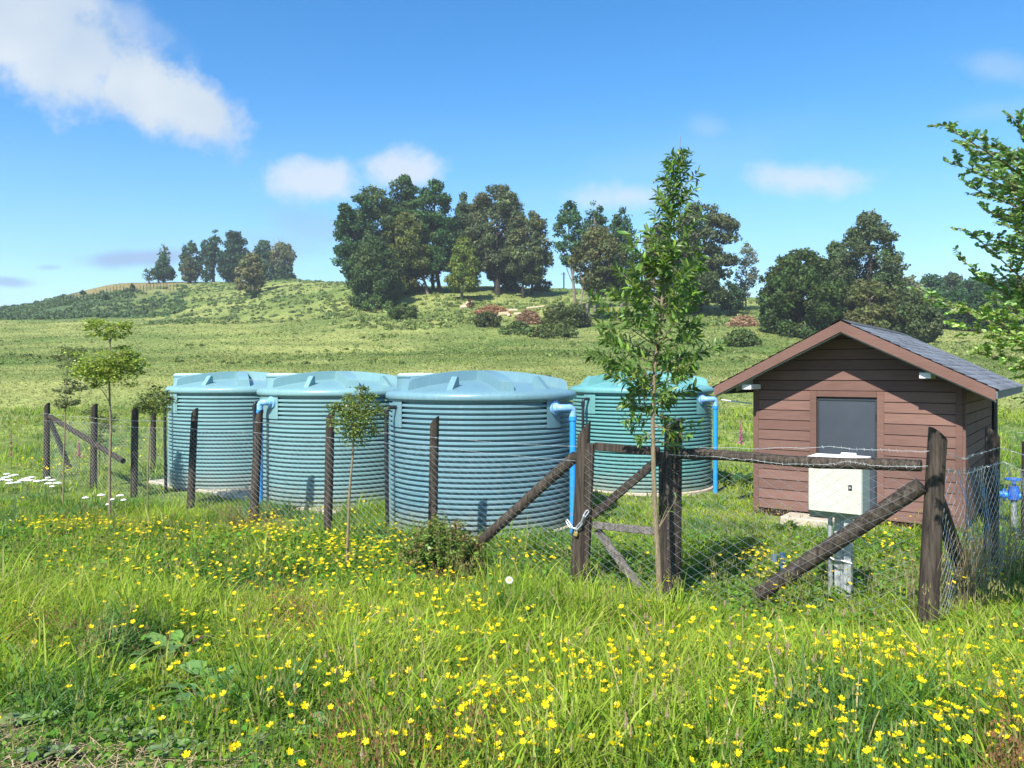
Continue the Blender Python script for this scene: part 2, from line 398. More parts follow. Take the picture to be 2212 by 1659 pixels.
tag(ground, 'rolling green meadow and pasture hill behind the tanks and hut', 'ground', kind='structure')

# ------------------------------------------------------------------ water tanks
TR = 1.47
def tank_mat(name, col):
    m = plain(name, col, .34, noise=.07, scale=2.5, spec=.45)
    nt = m.node_tree; b = nt.nodes['Principled BSDF']; src = b.inputs['Base Color'].links[0].from_socket
    t = nt.nodes.new('ShaderNodeTexCoord'); mp = nt.nodes.new('ShaderNodeMapping'); mp.inputs['Scale'].default_value = (9, 9, .7); nt.links.new(t.outputs['Object'], mp.inputs[0])
    n = nt.nodes.new('ShaderNodeTexNoise'); n.inputs['Scale'].default_value = 2.2; n.inputs['Detail'].default_value = 7; nt.links.new(mp.outputs[0], n.inputs['Vector'])
    mr = nt.nodes.new('ShaderNodeMapRange'); mr.inputs['From Min'].default_value = .50; mr.inputs['From Max'].default_value = .78; mr.inputs['To Max'].default_value = .24; nt.links.new(n.outputs[0], mr.inputs[0])
    mx = nt.nodes.new('ShaderNodeMix'); mx.data_type = 'RGBA'; nt.links.new(mr.outputs[0], mx.inputs[0]); nt.links.new(src, mx.inputs[6]); mx.inputs[7].default_value = (.34, .38, .36, 1)
    # mud splashed on the lowest ribs
    sp = nt.nodes.new('ShaderNodeSeparateXYZ'); nt.links.new(t.outputs['Object'], sp.inputs[0])
    n2 = nt.nodes.new('ShaderNodeTexNoise'); n2.inputs['Scale'].default_value = 5; n2.inputs['Detail'].default_value = 5; nt.links.new(t.outputs['Object'], n2.inputs['Vector'])
    ad = nt.nodes.new('ShaderNodeMath'); ad.operation = 'MULTIPLY_ADD'; nt.links.new(n2.outputs[0], ad.inputs[0]); ad.inputs[1].default_value = -.7; nt.links.new(sp.outputs[2], ad.inputs[2])
    m2 = nt.nodes.new('ShaderNodeMapRange'); m2.inputs['From Min'].default_value = .08; m2.inputs['From Max'].default_value = -.28; m2.inputs['To Max'].default_value = .6; nt.links.new(ad.outputs[0], m2.inputs[0])
    mx2 = nt.nodes.new('ShaderNodeMix'); mx2.data_type = 'RGBA'; nt.links.new(m2.outputs[0], mx2.inputs[0]); nt.links.new(mx.outputs[2], mx2.inputs[6]); mx2.inputs[7].default_value = (.24, .24, .19, 1)
    nt.links.new(mx2.outputs[2], b.inputs['Base Color'])
    return m
def rot(v, a): return Vector((v[0] * math.cos(a) - v[1] * math.sin(a), v[0] * math.sin(a) + v[1] * math.cos(a), v[2]))
def make_tank(cx, cy, col, label, rib0, pipes, neck_a, cap_a=None):
    """everything built at its real place; angles in degrees, world frame"""
    root = thing('water_tank', (cx, cy, 0), label, 'water tank', 'corrugated plastic water tanks')
    C = Vector((cx, cy, 0)); M = tank_mat('tank_plastic_' + str(len(bpy.data.materials)), col)
    n = 25; z0, z1 = .05, 1.93; pitch = (z1 - z0) / n
    prof = [(TR - .02, 0.0), (TR, .012), (TR, z0)]
    for i in range(n):
        z = z0 + i * pitch
        prof += [(TR - .060, z + .003), (TR - .060, z + pitch * .36), (TR - .012, z + pitch * .43), (TR, z + pitch * .52), (TR, z + pitch * .90), (TR - .006, z + pitch * .99)]
    prof += [(TR - .02, z1), (TR - .02, 1.96)]
    MB().lathe(prof, 128, C).build('wall', M, root, smooth=True, sharp=38)
    def dome(r): return 2.035 + .175 * (1 - (r / TR) ** 2)
    lid = [(TR - .02, 1.925), (TR + .045, 1.925), (TR + .052, 1.936), (TR + .050, 1.985), (TR + .036, 2.012), (TR + .01, 2.028), (TR - .05, dome(TR - .05))]
    lid += [(r * TR, dome(r * TR)) for r in (.88, .78, .66, .54, .4, .26, .13, .001)]
    L = MB().lathe(lid, 128, C).build('lid', M, root, smooth=True, sharp=40)
    for k in range(5):
        a = R(rib0 + 72 * k); d = Vector((math.cos(a), math.sin(a), 0)); s = Vector((-d.y, d.x, 0))
        rb = MB(); ring = []
        rr = np.linspace(.0, .945 * TR, 13); hw_b, hw_t = .125, .10
        vs = []
        for i, r in enumerate(rr):
            zt = dome(r) + .15
            if i == 12: zt = dome(r) + .135
            rt = r - (.035 if i == 12 else 0)
            vs += [C + d * r + s * hw_b + Vector((0, 0, dome(r) - .02)), C + d * rt + s * hw_t + Vector((0, 0, zt)), C + d * rt - s * hw_t + Vector((0, 0, zt)), C + d * r - s * hw_b + Vector((0, 0, dome(r) - .02))]
        fs = []
        for i in range(12): fs += [(4 * i + j, 4 * i + 4 + j, 4 * i + 5 + j, 4 * i + 1 + j) for j in range(3)]
        fs += [(48, 49, 50, 51)]
        rb.add(vs, fs).build('rib', M, L, smooth=True, sharp=30)
        a = R(rib0 + 36 + 72 * k); d = Vector((math.cos(a), math.sin(a), 0)); s = Vector((-d.y, d.x, 0))
        lg = MB(); r0, r1 = .70 * TR, .90 * TR
        pr = [C + d * r0 + Vector((0, 0, dome(r0) - .02)), C + d * (r0 + .02) + Vector((0, 0, dome(r0) + .12)), C + d * (r0 + .05) + Vector((0, 0, dome(r0) + .145)),
              C + d * (r0 + .085) + Vector((0, 0, dome(r0) + .135)), C + d * r1 + Vector((0, 0, dome(r1) - .02))]
        lg.prism([p - s * .045 for p in pr], s * .09)
        lgo = lg.build('lifting_lug', M, L)
        hp = C + d * (r0 + .05) + Vector((0, 0, dome(r0) + .10))
    # manhole neck with a pale cap, standing on the rim
    na = R(neck_a); nd = Vector((math.cos(na), math.sin(na), 0)); nc_ = C + nd * (TR - .32)
    nk = MB().lathe([(.34, 1.99), (.335, 2.24), (.35, 2.245), (.35, 2.275), (.31, 2.28)], 40, nc_).build('manhole_neck', M, root, smooth=True)
    MB().lathe([(.33, 2.27), (.33, 2.295), (.30, 2.31), (.12, 2.318), (.001, 2.32)], 40, nc_).build('manhole_cap', plain('pale_cap', (.45, .60, .62), .5), nk, smooth=True)
    if cap_a is not None:
        ca = R(cap_a); cc = C + Vector((math.cos(ca), math.sin(ca), 0)) * (TR - .22)
        MB().lathe([(.14, 2.03), (.14, 2.22), (.16, 2.222), (.16, 2.27), (.14, 2.275), (.001, 2.28)], 32, cc).build('screw_cap', M_black, root, smooth=True)
    for kind, ang in pipes:
        a = R(ang); d = Vector((math.cos(a), math.sin(a), 0)); s = Vector((-d.y, d.x, 0))
        pad = MB(); w = .17 / TR
        pad.lathe([(TR - .04, 1.50), (TR + .006, 1.505), (TR + .008, 1.935), (TR - .04, 1.94)], 8, C, a - w, a + w)
        po = pad.build('pipe_pad', M, root, smooth=True)
        if kind == 'black':
            q = C + d * TR; zz = 1.80; o = .17
            pts = [q + Vector((0, 0, zz)), q + d * (o - .06) + Vector((0, 0, zz)), q + d * (o - .015) + Vector((0, 0, zz - .015)), q + d * o + Vector((0, 0, zz - .06)), q + d * o + Vector((0, 0, 1.0)), q + d * (o - .02) + Vector((0, 0, -.1))]
            b_ = MB().tube(pts, .03, 12).build('overflow_pipe', M_black, root, smooth=True)
            MB().tube([q + d * o + Vector((0, 0, zz - .14)), q + d * o + Vector((0, 0, zz - .05))], .04, 12).build('elbow_collar', M_black, b_, smooth=True)
        else:
            q = C + d * TR; zz = 1.80; o = .09
            dd = s if kind == 'blue_right' else -s
            dd = (dd * .86 + d * .35).normalized()
            p0 = q + d * (o + .03) + Vector((0, 0, zz)); p1 = p0 + dd * (.21 if kind == 'blue_right' else .13)
            f = MB().tube([q + Vector((0, 0, zz)), q + d * .03 + Vector((0, 0, zz)), q + d * .035 + Vector((0, 0, zz)), q + d * .09 + Vector((0, 0, zz))], [.105, .105, .075, .06], 24)
            pts = [q + d * .06 + Vector((0, 0, zz)), p0 - d * .02 + dd * .01 + Vector((0, 0, 0)), p0 + dd * .03]
            elb = MB().tube(pts + [p1 - dd * .05, p1 - dd * .015 + Vector((0, 0, -.015)), p1 + Vector((0, 0, -.05)), p1 + Vector((0, 0, -.13))], .054, 14)
            pipe = MB().tube([p1 + Vector((0, 0, -.06)), p1 + Vector((0, 0, -1.95))], .047, 14).build('outlet_pipe', M_bluepvc, root, smooth=True)
            f.build('flange', M_paleblue, pipe, smooth=True); elb.build('elbow', M_paleblue, pipe, smooth=True)
            MB().tube([p1 + Vector((0, 0, -.19)), p1 + Vector((0, 0, -.13))], .06, 14).build('pipe_collar', M_bluepvc, pipe, smooth=True)
    return root
T3 = (-.49, 12.35); T2 = (-3.30, 14.75); T1 = (-5.92, 16.8); T4 = (2.74, 16.35)
def va(c, rel): return rel - math.degrees(math.atan2(c[0], c[1]))   # angle seen from the camera -> world angle
make_tank(*T3, (.122, .236, .280), 'nearest and bluest corrugated water tank, with black pipe and blue pipe, beside the gate post', va(T3, -75), [('black', va(T3, -150)), ('blue_right', va(T3, -43))], va(T3, 157), va(T3, 34))
make_tank(*T2, (.152, .288, .306), 'pale teal corrugated water tank, middle of the row, behind the small round sapling', va(T2, -81), [('black', va(T2, -156)), ('blue_left', va(T2, -143))], va(T2, 157))
make_tank(*T1, (.158, .296, .318), 'farthest left corrugated water tank with a black pipe and no blue pipe', va(T1, -88), [('black', va(T1, -153))], va(T1, 157))
make_tank(*T4, (.112, .298, .298), 'greenest teal water tank standing behind the gate and tall sapling', va(T4, -73), [('blue_right', va(T4, -36)), ('black', va(T4, -134))], va(T4, 60), va(T4, 37))
# pads under the tanks
rd = Vector((-.757, .653, 0)); nd_ = Vector((.653, .757, 0))
def pad(c0, c1, label):
    c0, c1 = Vector((*c0, 0)), Vector((*c1, 0)); mid = (c0 + c1) / 2; L = (c1 - c0).length + 2 * TR + .22
    d = (c1 - c0).normalized() if (c1 - c0).length > .1 else rd
    o = MB().box(mid + Vector((0, 0, -.16)), (L - .3, 2 * TR - .25, .318), d, Vector((-d.y, d.x, 0)), bev=.02).build('concrete_pad', M_concrete)
    return tag(o, label, 'concrete pad')
pad(T2, T1, 'pale concrete pad under the two left water tanks of the row')
for c_, lb in ((T3, 'round pale concrete pad under the nearest bluest water tank'), (T4, 'round pale concrete pad under the greenest water tank behind the gate')):
    tag(MB().lathe([(.001, -.004), (TR + .03, -.004), (TR + .05, -.02), (TR + .05, -.3)], 64, (c_[0], c_[1], 0)).build('concrete_pad', M_concrete), lb, 'concrete pad')

# ------------------------------------------------------------------ hut
hn = Vector((-.6, -.8, 0)); hm = Vector((.8, -.6, 0)); hb = -hn; UZ = Vector((0, 0, 1))
HA = Vector((4.10, 13.03, 0)); HBc = HA + hm * 3.08
HW, HD = 3.08, 4.0; FLOOR = 0.0; EAVEZ = 2.06; RISE = .51; OF, OS = .58, .45
APZ = 2.10 + .51 * (HW / 2 + OS)                      # top of the roof at the ridge
def hp(s, d, z): return HA + hm * s + hb * d + UZ * z  # s along the front, d into the depth
hut = thing('pump_hut', HA, 'brown timber clad hut with grey shingle gable roof and grey door', 'hut')
def siding_mat(name, col):
    m, nt, b = new_mat(name); b.inputs['Roughness'].default_value = .8; b.inputs['Specular IOR Level'].default_value = .08
    t = nt.nodes.new('ShaderNodeTexCoord'); mp = nt.nodes.new('ShaderNodeMapping'); mp.inputs['Scale'].default_value = (1.2, 1.2, 22); nt.links.new(t.outputs['Object'], mp.inputs[0])
    n = nt.nodes.new('ShaderNodeTexNoise'); n.inputs['Scale'].default_value = 3; n.inputs['Detail'].default_value = 6; nt.links.new(mp.outputs[0], n.inputs['Vector'])
    n2 = nt.nodes.new('ShaderNodeTexNoise'); n2.inputs['Scale'].default_value = 1.6; n2.inputs['Detail'].default_value = 4; nt.links.new(t.outputs['Object'], n2.inputs['Vector'])
    ad = nt.nodes.new('ShaderNodeMath'); ad.operation = 'ADD'; nt.links.new(n.outputs[0], ad.inputs[0]); nt.links.new(n2.outputs[0], ad.inputs[1])
    mr = nt.nodes.new('ShaderNodeMapRange'); mr.inputs['From Min'].default_value = .7; mr.inputs['From Max'].default_value = 1.3; nt.links.new(ad.outputs[0], mr.inputs[0])
    r = nt.nodes.new('ShaderNodeMix'); r.data_type = 'RGBA'; r.inputs[6].default_value = (*[c * .82 for c in col], 1); r.inputs[7].default_value = (*[c * 1.15 for c in col], 1)
    ge = nt.nodes.new('ShaderNodeNewGeometry'); mi = nt.nodes.new('ShaderNodeMapRange'); mi.inputs['To Min'].default_value = .84; mi.inputs['To Max'].default_value = 1.12
    nt.links.new(ge.outputs['Random Per Island'], mi.inputs[0]); mm = nt.nodes.new('ShaderNodeMix'); mm.data_type = 'RGBA'; mm.blend_type = 'MULTIPLY'; mm.inputs[0].default_value = 1
    nt.links.new(mr.outputs[0], r.inputs[0]); nt.links.new(r.outputs[2], mm.inputs[6]); nt.links.new(mi.outputs[0], mm.inputs[7]); nt.links.new(mm.outputs[2], b.inputs['Base Color'])
    bp = nt.nodes.new('ShaderNodeBump'); bp.inputs['Strength'].default_value = .25; bp.inputs['Distance'].default_value = .004
    nt.links.new(n.outputs[0], bp.inputs['Height']); nt.links.new(bp.outputs[0], b.inputs['Normal'])
    return m
M_brown = siding_mat('brown_siding', (.165, .097, .081))
M_trim = siding_mat('brown_trim', (.150, .086, .070))
DS0, DS1, DZ0, DZ1 = 1.03, 1.93, .10, 1.93           # door opening
def wallz(s): return APZ - .12 - RISE * abs(s - HW / 2)   # underside of the roof over the wall
def sidingwall(mb, p, L, top, skip=None, gable=True):
    """lapped boards; p(s,z,out) -> point; top(s) -> wall height"""
    bh = .165; z = .06
    while z < 3.2:
        zt = z + bh
        spans = [(0, L)]
        if skip and z < skip[3] + .0 and zt > skip[2]:
            spans = [(0, skip[0]), (skip[1], L)]
            if zt > skip[3] + .02: spans.append((skip[0] + .001, skip[1] - .001, skip[3]))
        for sp_ in spans:
            a, b = sp_[:2]; z_ = sp_[2] if len(sp_) > 2 else z
            if gable is False and z > top(a) - .03: continue
            # clip with the gable
            def clipped(zz):
                lo, hi = a, b
                if top(a) < zz: lo = a + (zz - top(a)) / RISE
                if top(b) < zz: hi = b - (zz - top(b)) / RISE
                return lo, hi
            l0, h0_ = clipped(z_) if gable else (a, b); l1, h1_ = clipped(zt - .013) if gable else (a, b)
            if h0_ - l0 < .04: continue
            if h1_ - l1 < .02: l1 = h1_ = (l0 + h0_) / 2
            zb, zu = z_, zt - .013
            vs = [p(l0, zb, .020), p(h0_, zb, .020), p(h1_, zu, .020), p(l1, zu, .020), p(l0, zb, 0), p(h0_, zb, 0), p(h1_, zu, 0), p(l1, zu, 0)]
            mb.add(vs, [(0, 1, 2, 3), (0, 4, 5, 1), (3, 2, 6, 7), (1, 5, 6, 2), (0, 3, 7, 4)])
        z = zt
# wall body
wb = MB()
def flat(s): return EAVEZ + .05
front = lambda s, z, o: hp(s, -o, z)
sidingwall(wb, front, HW, wallz, (DS0 - .1, DS1 + .1, DZ0 - .2, DZ1 + .1))
wf = wb.build('front_siding', M_brown, hut)
ws = MB(); sidingwall(ws, lambda s, z, o: hp(HW + o, s, z), HD, lambda s: wallz(HW), None, False)
ws.build('side_siding', M_brown, hut)
core = MB()
poly = [hp(.004, .004, -.1), hp(DS0 - .005, .004, -.1), hp(DS0 - .005, .004, DZ1 + .005), hp(DS1 + .005, .004, DZ1 + .005), hp(DS1 + .005, .004, -.1), hp(HW - .004, .004, -.1), hp(HW - .004, .004, wallz(HW) - .02), hp(HW / 2, .004, wallz(HW / 2) - .02), hp(.004, .004, wallz(0) - .02)]
core.prism(poly, hb * (HD - .01))
core.build('wall', siding_mat('dark_backing', (.030, .017, .014)), hut)
for s0, w in ((0, .09), (HW - .09, .09)):
    c = MB(); top = wallz(s0 + w / 2) - .03
    c.box(hp(s0 + w / 2, -.0135, top / 2), (w, .035, top), hm, hb, UZ, bev=.004).build('corner_board', M_trim, hut)
c = MB(); c.box(hp(HW + .0165, .045, wallz(HW) / 2 - .02), (.035, .085, wallz(HW) - .04), hm, hb, UZ, bev=.004).build('corner_board', M_trim, hut)
c = MB(); c.box(hp(-.01, HD / 2, 1.0), (.02, HD - .1, 2.1), hm, hb, UZ).build('side_panel', M_brown, hut)
# door
MB().box(hp((DS0 + DS1) / 2, .09, (DZ0 + DZ1) / 2), (DS1 - DS0 + .08, .02, DZ1 - DZ0 + .25), hm, hb, UZ).build('dark_gap_panel', M_black, hut)  # dark panel added behind the door to stop light through its gaps
dr = MB(); dr.box(hp((DS0 + DS1) / 2, .028, (DZ0 + DZ1) / 2), (DS1 - DS0 - .03, .04, DZ1 - DZ0 - .03), hm, hb, UZ, bev=.006)
M_door = plain('grey_painted_steel', (.036, .046, .062), .5, noise=.12, scale=3)
door = dr.build('door', M_door, hut)
fr = MB()
for s in (DS0 - .05, DS1 + .05): fr.box(hp(s, -.016, (DZ1 + .1) / 2), (.1, .04, DZ1 + .1), hm, hb, UZ, bev=.004)
fr.box(hp((DS0 + DS1) / 2, -.016, DZ1 + .053), (DS1 - DS0 - .002, .04, .094), hm, hb, UZ, bev=.004)
fr.build('door_frame', M_trim, hut)
ed = MB()
for s in (DS0 + .02, DS1 - .02): ed.box(hp(s, .003, (DZ0 + DZ1) / 2), (.03, .012, DZ1 - DZ0 - .05), hm, hb, UZ)
ed.box(hp((DS0 + DS1) / 2, .003, DZ1 - .035), (DS1 - DS0 - .075, .012, .03), hm, hb, UZ)
ed.build('door_edge', plain('dark_steel_edge', (.02, .026, .035), .5), door)
for z in (1.62, .5): MB().tube([hp(DS1 - .012, -.008, z - .05), hp(DS1 - .012, -.008, z + .05)], .012, 8).build('hinge', M_black, door)
MB().tube([hp(DS0 + .1, .0, 1.02), hp(DS0 + .1, -.05, 1.02), hp(DS0 + .2, -.05, 1.02)], .011, 8).build('handle', M_black, door)
# plinth and step
MB().box(hp(HW / 2, HD / 2, -.05), (HW - .06, HD - .06, .10), hm, hb, UZ, bev=.01).build('concrete_base', M_concrete, hut)
st = MB(); st.box(hp(1.02, -.36, -.03), (.78, .5, .16), hm, hb, UZ, bev=.015)
tag(st.build('concrete_step', M_concrete), 'low pale concrete step on the ground below the hut door', 'step')
# roof: deck, shingles, fascia, soffit
def rp(s, d, dz): return hp(s, d, APZ - RISE * abs(s - HW / 2) + dz)
M_shingle, nt, b = new_mat('grey_shingles'); b.inputs['Roughness'].default_value = .9; b.inputs['Specular IOR Level'].default_value = .25
t_ = nt.nodes.new('ShaderNodeTexCoord'); a_ = nt.nodes.new('ShaderNodeAttribute'); a_.attribute_name = 'col'
n_ = nt.nodes.new('ShaderNodeTexNoise'); n_.inputs['Scale'].default_value = 60; n_.inputs['Detail'].default_value = 4; nt.links.new(t_.outputs['Object'], n_.inputs['Vector'])
m_ = nt.nodes.new('ShaderNodeMapRange'); m_.inputs['To Min'].default_value = .65; m_.inputs['To Max'].default_value = 1.4; nt.links.new(n_.outputs[0], m_.inputs[0])
x_ = nt.nodes.new('ShaderNodeMix'); x_.data_type = 'RGBA'; x_.blend_type = 'MULTIPLY'; x_.inputs[0].default_value = 1
nt.links.new(a_.outputs['Color'], x_.inputs[6]); nt.links.new(m_.outputs[0], x_.inputs[7]); nt.links.new(x_.outputs[2], b.inputs['Base Color'])
deck = MB()
for sg in (-1, 1):
    s_e = HW / 2 + sg * (HW / 2 + OS)
    q = [rp(HW / 2, -OF + .02, -.055), rp(s_e, -OF + .02, -.055), rp(s_e, -OF + .02, -.02), rp(HW / 2, -OF + .02, -.02)]
    deck.prism(q, hb * (HD + OF + .35))
roof = deck.build('roof', plain('roof_sheathing', (.16, .16, .14), .8), hut)
V = []; F = []; Cc = []
for sg in (-1, 1):
    run = HW / 2 + OS + .03; rows = 15; rl = run / rows
    for i in range(rows):
        a0 = i * rl; a1 = (i + 1) * rl + .012
        d = -OF - .03 - rng.random() * .25; dmax = HD + .38
        while d < dmax:
            w = .16 + rng.random() * .2; d0 = max(d, -OF - .03); d1 = min(d + w, dmax); d = d1
            if d1 - d0 < .02: continue
            lift = .004 + rng.random() * .005
            s0 = HW / 2 + sg * a0; s1 = HW / 2 + sg * a1
            base = len(V); g = .135 * (.7 + .65 * rng.random()); col = (g, g * 1.10, g * 1.28)
            pts = [rp(s0, d0 + .002, .0), rp(s0, d1 - .002, .0), rp(s1, d1 - .002, lift + .008), rp(s1, d0 + .002, lift + .008), rp(s1, d1 - .002, lift - .014), rp(s1, d0 + .002, lift - .014)]
            V += [tuple(p) for p in pts]; Cc += [col] * 6
            F += [(base, base + 1, base + 2, base + 3), (base + 3, base + 2, base + 4, base + 5)]
np_object('shingles', V, [np.array(F)], M_shingle, roof, col=np.array(Cc))
rc = MB()
for i in range(17):
    d0 = -OF - .03 + i * .305
    if d0 > HD + .1: break
    rc.add([rp(HW / 2, d0, .022), rp(HW / 2, d0 + .30, .016), rp(HW / 2 + .14, d0 + .30, .018), rp(HW / 2 + .14, d0, .026), rp(HW / 2 - .14, d0 + .30, .018), rp(HW / 2 - .14, d0, .026)], [(0, 1, 2, 3), (0, 5, 4, 1)])
rc.build('ridge_cap', plain('ridge_shingle', (.145, .158, .178), .9, noise=.3, scale=50), roof)
fw = .165
for sg in (-1, 1):
    s_e = HW / 2 + sg * (HW / 2 + OS)
    f_ = MB(); f_.prism([rp(HW / 2, -OF - .025, -.01), rp(s_e, -OF - .025, -.01), rp(s_e, -OF - .025, -fw), rp(HW / 2, -OF - .025, -fw - .01)], hb * .043)
    f_.build('fascia', M_trim, roof)
    e_ = MB(); e_.box(rp(s_e + sg * .012, (HD + .3 - OF) / 2 + .01, -.075), (.024, HD + OF + .3, .12), hm, hb, UZ)
    e_.build('eave_board', plain('grey_eave', (.12, .125, .12), .7), roof)
    g_ = MB(); g_.prism([rp(HW / 2, -OF + .024, -fw - .01 - .0), rp(s_e, -OF + .024, -fw), rp(s_e, -OF + .024, -fw - .022), rp(HW / 2, -OF + .024, -fw - .034)], hb * .04)
    g_.build('soffit_edge', plain('pale_grey_edge', (.30, .32, .28), .7), roof)
M_greypaint = plain('grey_painted_timber', (.42, .44, .42), .7, noise=.08)
for s in (.05, HW - .42):
    z = APZ - RISE * abs(s - HW / 2) - fw - .10
    MB().box(hp(s, -OF / 2 + .06, z), (.15, OF - .06, .085), hm, hb, UZ, bev=.004).build('purlin', M_white, roof)
for d in (.0, 1.2, 2.4, 3.6):
    r_ = MB(); q = [rp(-OS + .14, d, -.06), rp(.02, d, -.06), rp(.02, d, -.20), rp(-OS + .14, d, -.17)]
    r_.prism(q, hb * .05); r_.build('rafter', M_greypaint, roof)
gt = MB().tube([hp(-OS - .35, .6, 1.83), hp(.0, -.1, 1.80)], .012, 8); gt.build('roof_strap', M_white, hut)
MB().tube([hp(HW + .06, HD - .02, 1.95), hp(HW + .06, HD - .02, -.1)], .05, 10).build('back_corner_post', M_black, hut, smooth=True)  # dark upright post at the back corner of the side wall
tag(MB().box(hp(1.18, -.36, .20), (.34, .22, .20), hm, hb, UZ, bev=.05).build('wood_block', M_log), 'dark round timber block on the step by the hut door', 'wood block')

# ------------------------------------------------------------------ electric cabinet
ec = P(1818, 1300, 7.62); ebase = Vector((ec.x, ec.y, h1(ec.x, ec.y)))
cab = thing('electric_cabinet', ebase, 'pale grey electric cabinet with white scribble on a galvanised post', 'electric cabinet')
M_cab = plain('cream_powder_coat', (.45, .465, .40), .5, noise=.05, scale=6)
fc = P(1803, 1045, 7.50)                           # centre of the front face
W_, D_, Zt, Zb = .50, .32, 1.46, .945
def cp(a, d, z): return Vector((fc.x, fc.y, 0)) + hm * a + hb * d + UZ * z
bx = MB(); ch = .055
sec = [cp(-W_ / 2, .012, Zb), cp(-W_ / 2, ch, Zb - ch), cp(-W_ / 2, D_, Zb - ch), cp(-W_ / 2, D_, Zt), cp(-W_ / 2, .012, Zt)]
bx.prism(sec, hm * W_); bx.build('cabinet_body', plain('grey_powder_coat', (.30, .35, .33), .5, noise=.06), cab)
dd_ = MB().box(cp(0, .0, (Zb + Zt) / 2), (W_ - .008, .022, Zt - Zb - .004), hm, hb, UZ, bev=.006).build('cabinet_door', M_cab, cab)
MB().box(cp(.145, -.014, 1.205), (.034, .014, .052), hm, hb, UZ, bev=.004).build('lock', M_black, dd_)
MB().tube([cp(.145, -.020, 1.205), cp(.145, -.026, 1.205)], .011, 10).build('lock_cylinder', M_steel, dd_)
MB().box(cp(0, D_ / 2, Zt + .014), (W_ + .02, D_ + .03, .022), hm, hb, UZ, bev=.004).build('cabinet_top', M_white, cab)
tp_ = MB().box(cp(.06, D_ - .03, Zt + .038), (.14, .05, .025), hm, hb, UZ, bev=.006).build('cabinet_bracket', M_white, cab)
wr = MB()
glyph = {'4': [[(0, 1), (0, .5), (.6, .5)], [(.55, .95), (.5, 0)]], '1': [[(0, .75), (.25, 1), (.25, 0)]], '9': [[(.5, .55), (.15, .5), (.0, .8), (.3, 1), (.5, .85), (.5, .55), (.4, 0)]],
         'R': [[(0, 0), (.05, 1), (.5, .9), (.45, .6), (.05, .5), (.5, 0)]], 'V': [[(0, 1), (.25, 0), (.55, 1)]]}
x0 = -.115
for ch_, sx in (('4', .055), ('1', .055), ('9', .055), ('R', .06), ('V', .055)):
    for st_ in glyph[ch_]:
        wr.tube([cp(x0 + a * sx * .9, -.0112, 1.365 + b_ * .065) for a, b_ in st_], .0036, 5)
    x0 += .048
wr.build('chalk_writing', plain('chalk', (.88, .90, .90), .9, noise=.02), dd_)
for a in (-.085, .015, .085):
    p_ = MB().tube([cp(a, .17 + (.05 if a == .015 else 0), Zb - ch), cp(a, .17 + (.05 if a == .015 else 0), ebase.z - .1)], .022 if a != .085 else .018, 10)
    p_.build('conduit', M_steel, cab, smooth=True)
MB().prism([cp(.06, .10, ebase.z - .1), cp(.125, .10, ebase.z - .1), cp(.125, .19, ebase.z - .1), cp(.115, .19, ebase.z - .1), cp(.115, .11, ebase.z - .1), cp(.06, .11, ebase.z - .1)], UZ * (Zb - ch - ebase.z + .1)).build('channel_post', M_steel, cab)
MB().box(cp(0, .23, (Zb - ch + ebase.z) / 2 - .05), (.11, .04, Zb - ch - ebase.z + .1), hm, hb, UZ).build('channel_post', M_steel, cab)
MB().tube([cp(-.12, .13, .50), cp(-.03, .11, .46), cp(.04, .08, .47), cp(.135, .10, .45)], .008, 6).build('wire_tie', M_wire, cab)

# ------------------------------------------------------------------ fences
def post_mesh(base, top, r, hi_dir, slope=.75, n=14, sink=.25):
    """round post with a slanted cut; hi_dir = horizontal direction of the high side"""
    base = Vector(base) - UZ * sink; top = Vector(top); hi = Vector(hi_dir).normalized()
    ax = (top - base); L = ax.length; k = 7; vs = []; fs = []
    ph = random.random() * 6
    for i in range(k + 1):
        c = base + ax * (i / k)
        for j in range(n):
            a = 2 * math.pi * j / n; w = 1 + .05 * math.sin(2 * a + ph + i * .4) + .03 * (random.random() - .5)
            off = Vector((math.cos(a), math.sin(a), 0)) * r * w * (1.05 - .1 * i / k)
            p = c + off
            if i == k: p = p + UZ * ((off.dot(hi) - r) * slope)
            vs.append(p)
    for i in range(k):
        for j in range(n): fs.append((i * n + j, i * n + (j + 1) % n, (i + 1) * n + (j + 1) % n, (i + 1) * n + j))
    m = MB(); m.add(vs, fs)
    capm = MB(); capm.add([vs[k * n + j] for j in range(n)], [tuple(range(n))])
    return m, capm
def add_post(parent, base, top, r, hi_dir, mat=None, slope=.9, lab=None):
    m, c = post_mesh(base, top, r, hi_dir, slope)
    off = Vector(base) - world_loc(parent)
    o = m.build('post', mat or M_post, parent, smooth=True, sharp=50, offset=off)
    c.build('cut_top', M_cut, o)
    if lab: o['label'] = lab
    return o
def wire_path(a, b, sag, n=14, jit=.008):
    a, b = Vector(a), Vector(b); pts = []
    for i in range(n + 1):
        t = i / n; p = a.lerp(b, t); p.z -= sag * 4 * t * (1 - t)
        if 0 < i < n: p += Vector((random.uniform(-jit, jit), random.uniform(-jit, jit), random.uniform(-jit, jit)))
        pts.append(p)
    return pts
def barbed(mb, pts, r=.0022, step=.13):
    mb.tube(pts, r, 4, cap=False)
    for i in range(len(pts) - 1):
        a, b = pts[i], pts[i + 1]; L = (b - a).length; k = max(1, int(L / step))
        for j in range(k):
            p = a.lerp(b, (j + .5) / k); t = (b - a).normalized(); s = Vector((random.uniform(-1, 1), random.uniform(-1, 1), random.uniform(-1, 1))); s = (s - t * s.dot(t)).normalized()
            q = t.cross(s)
            for d in (s, q):
                mb.tube([p - d * .014 + t * .005, p + d * .014 - t * .005], r * .8, 3, cap=False)
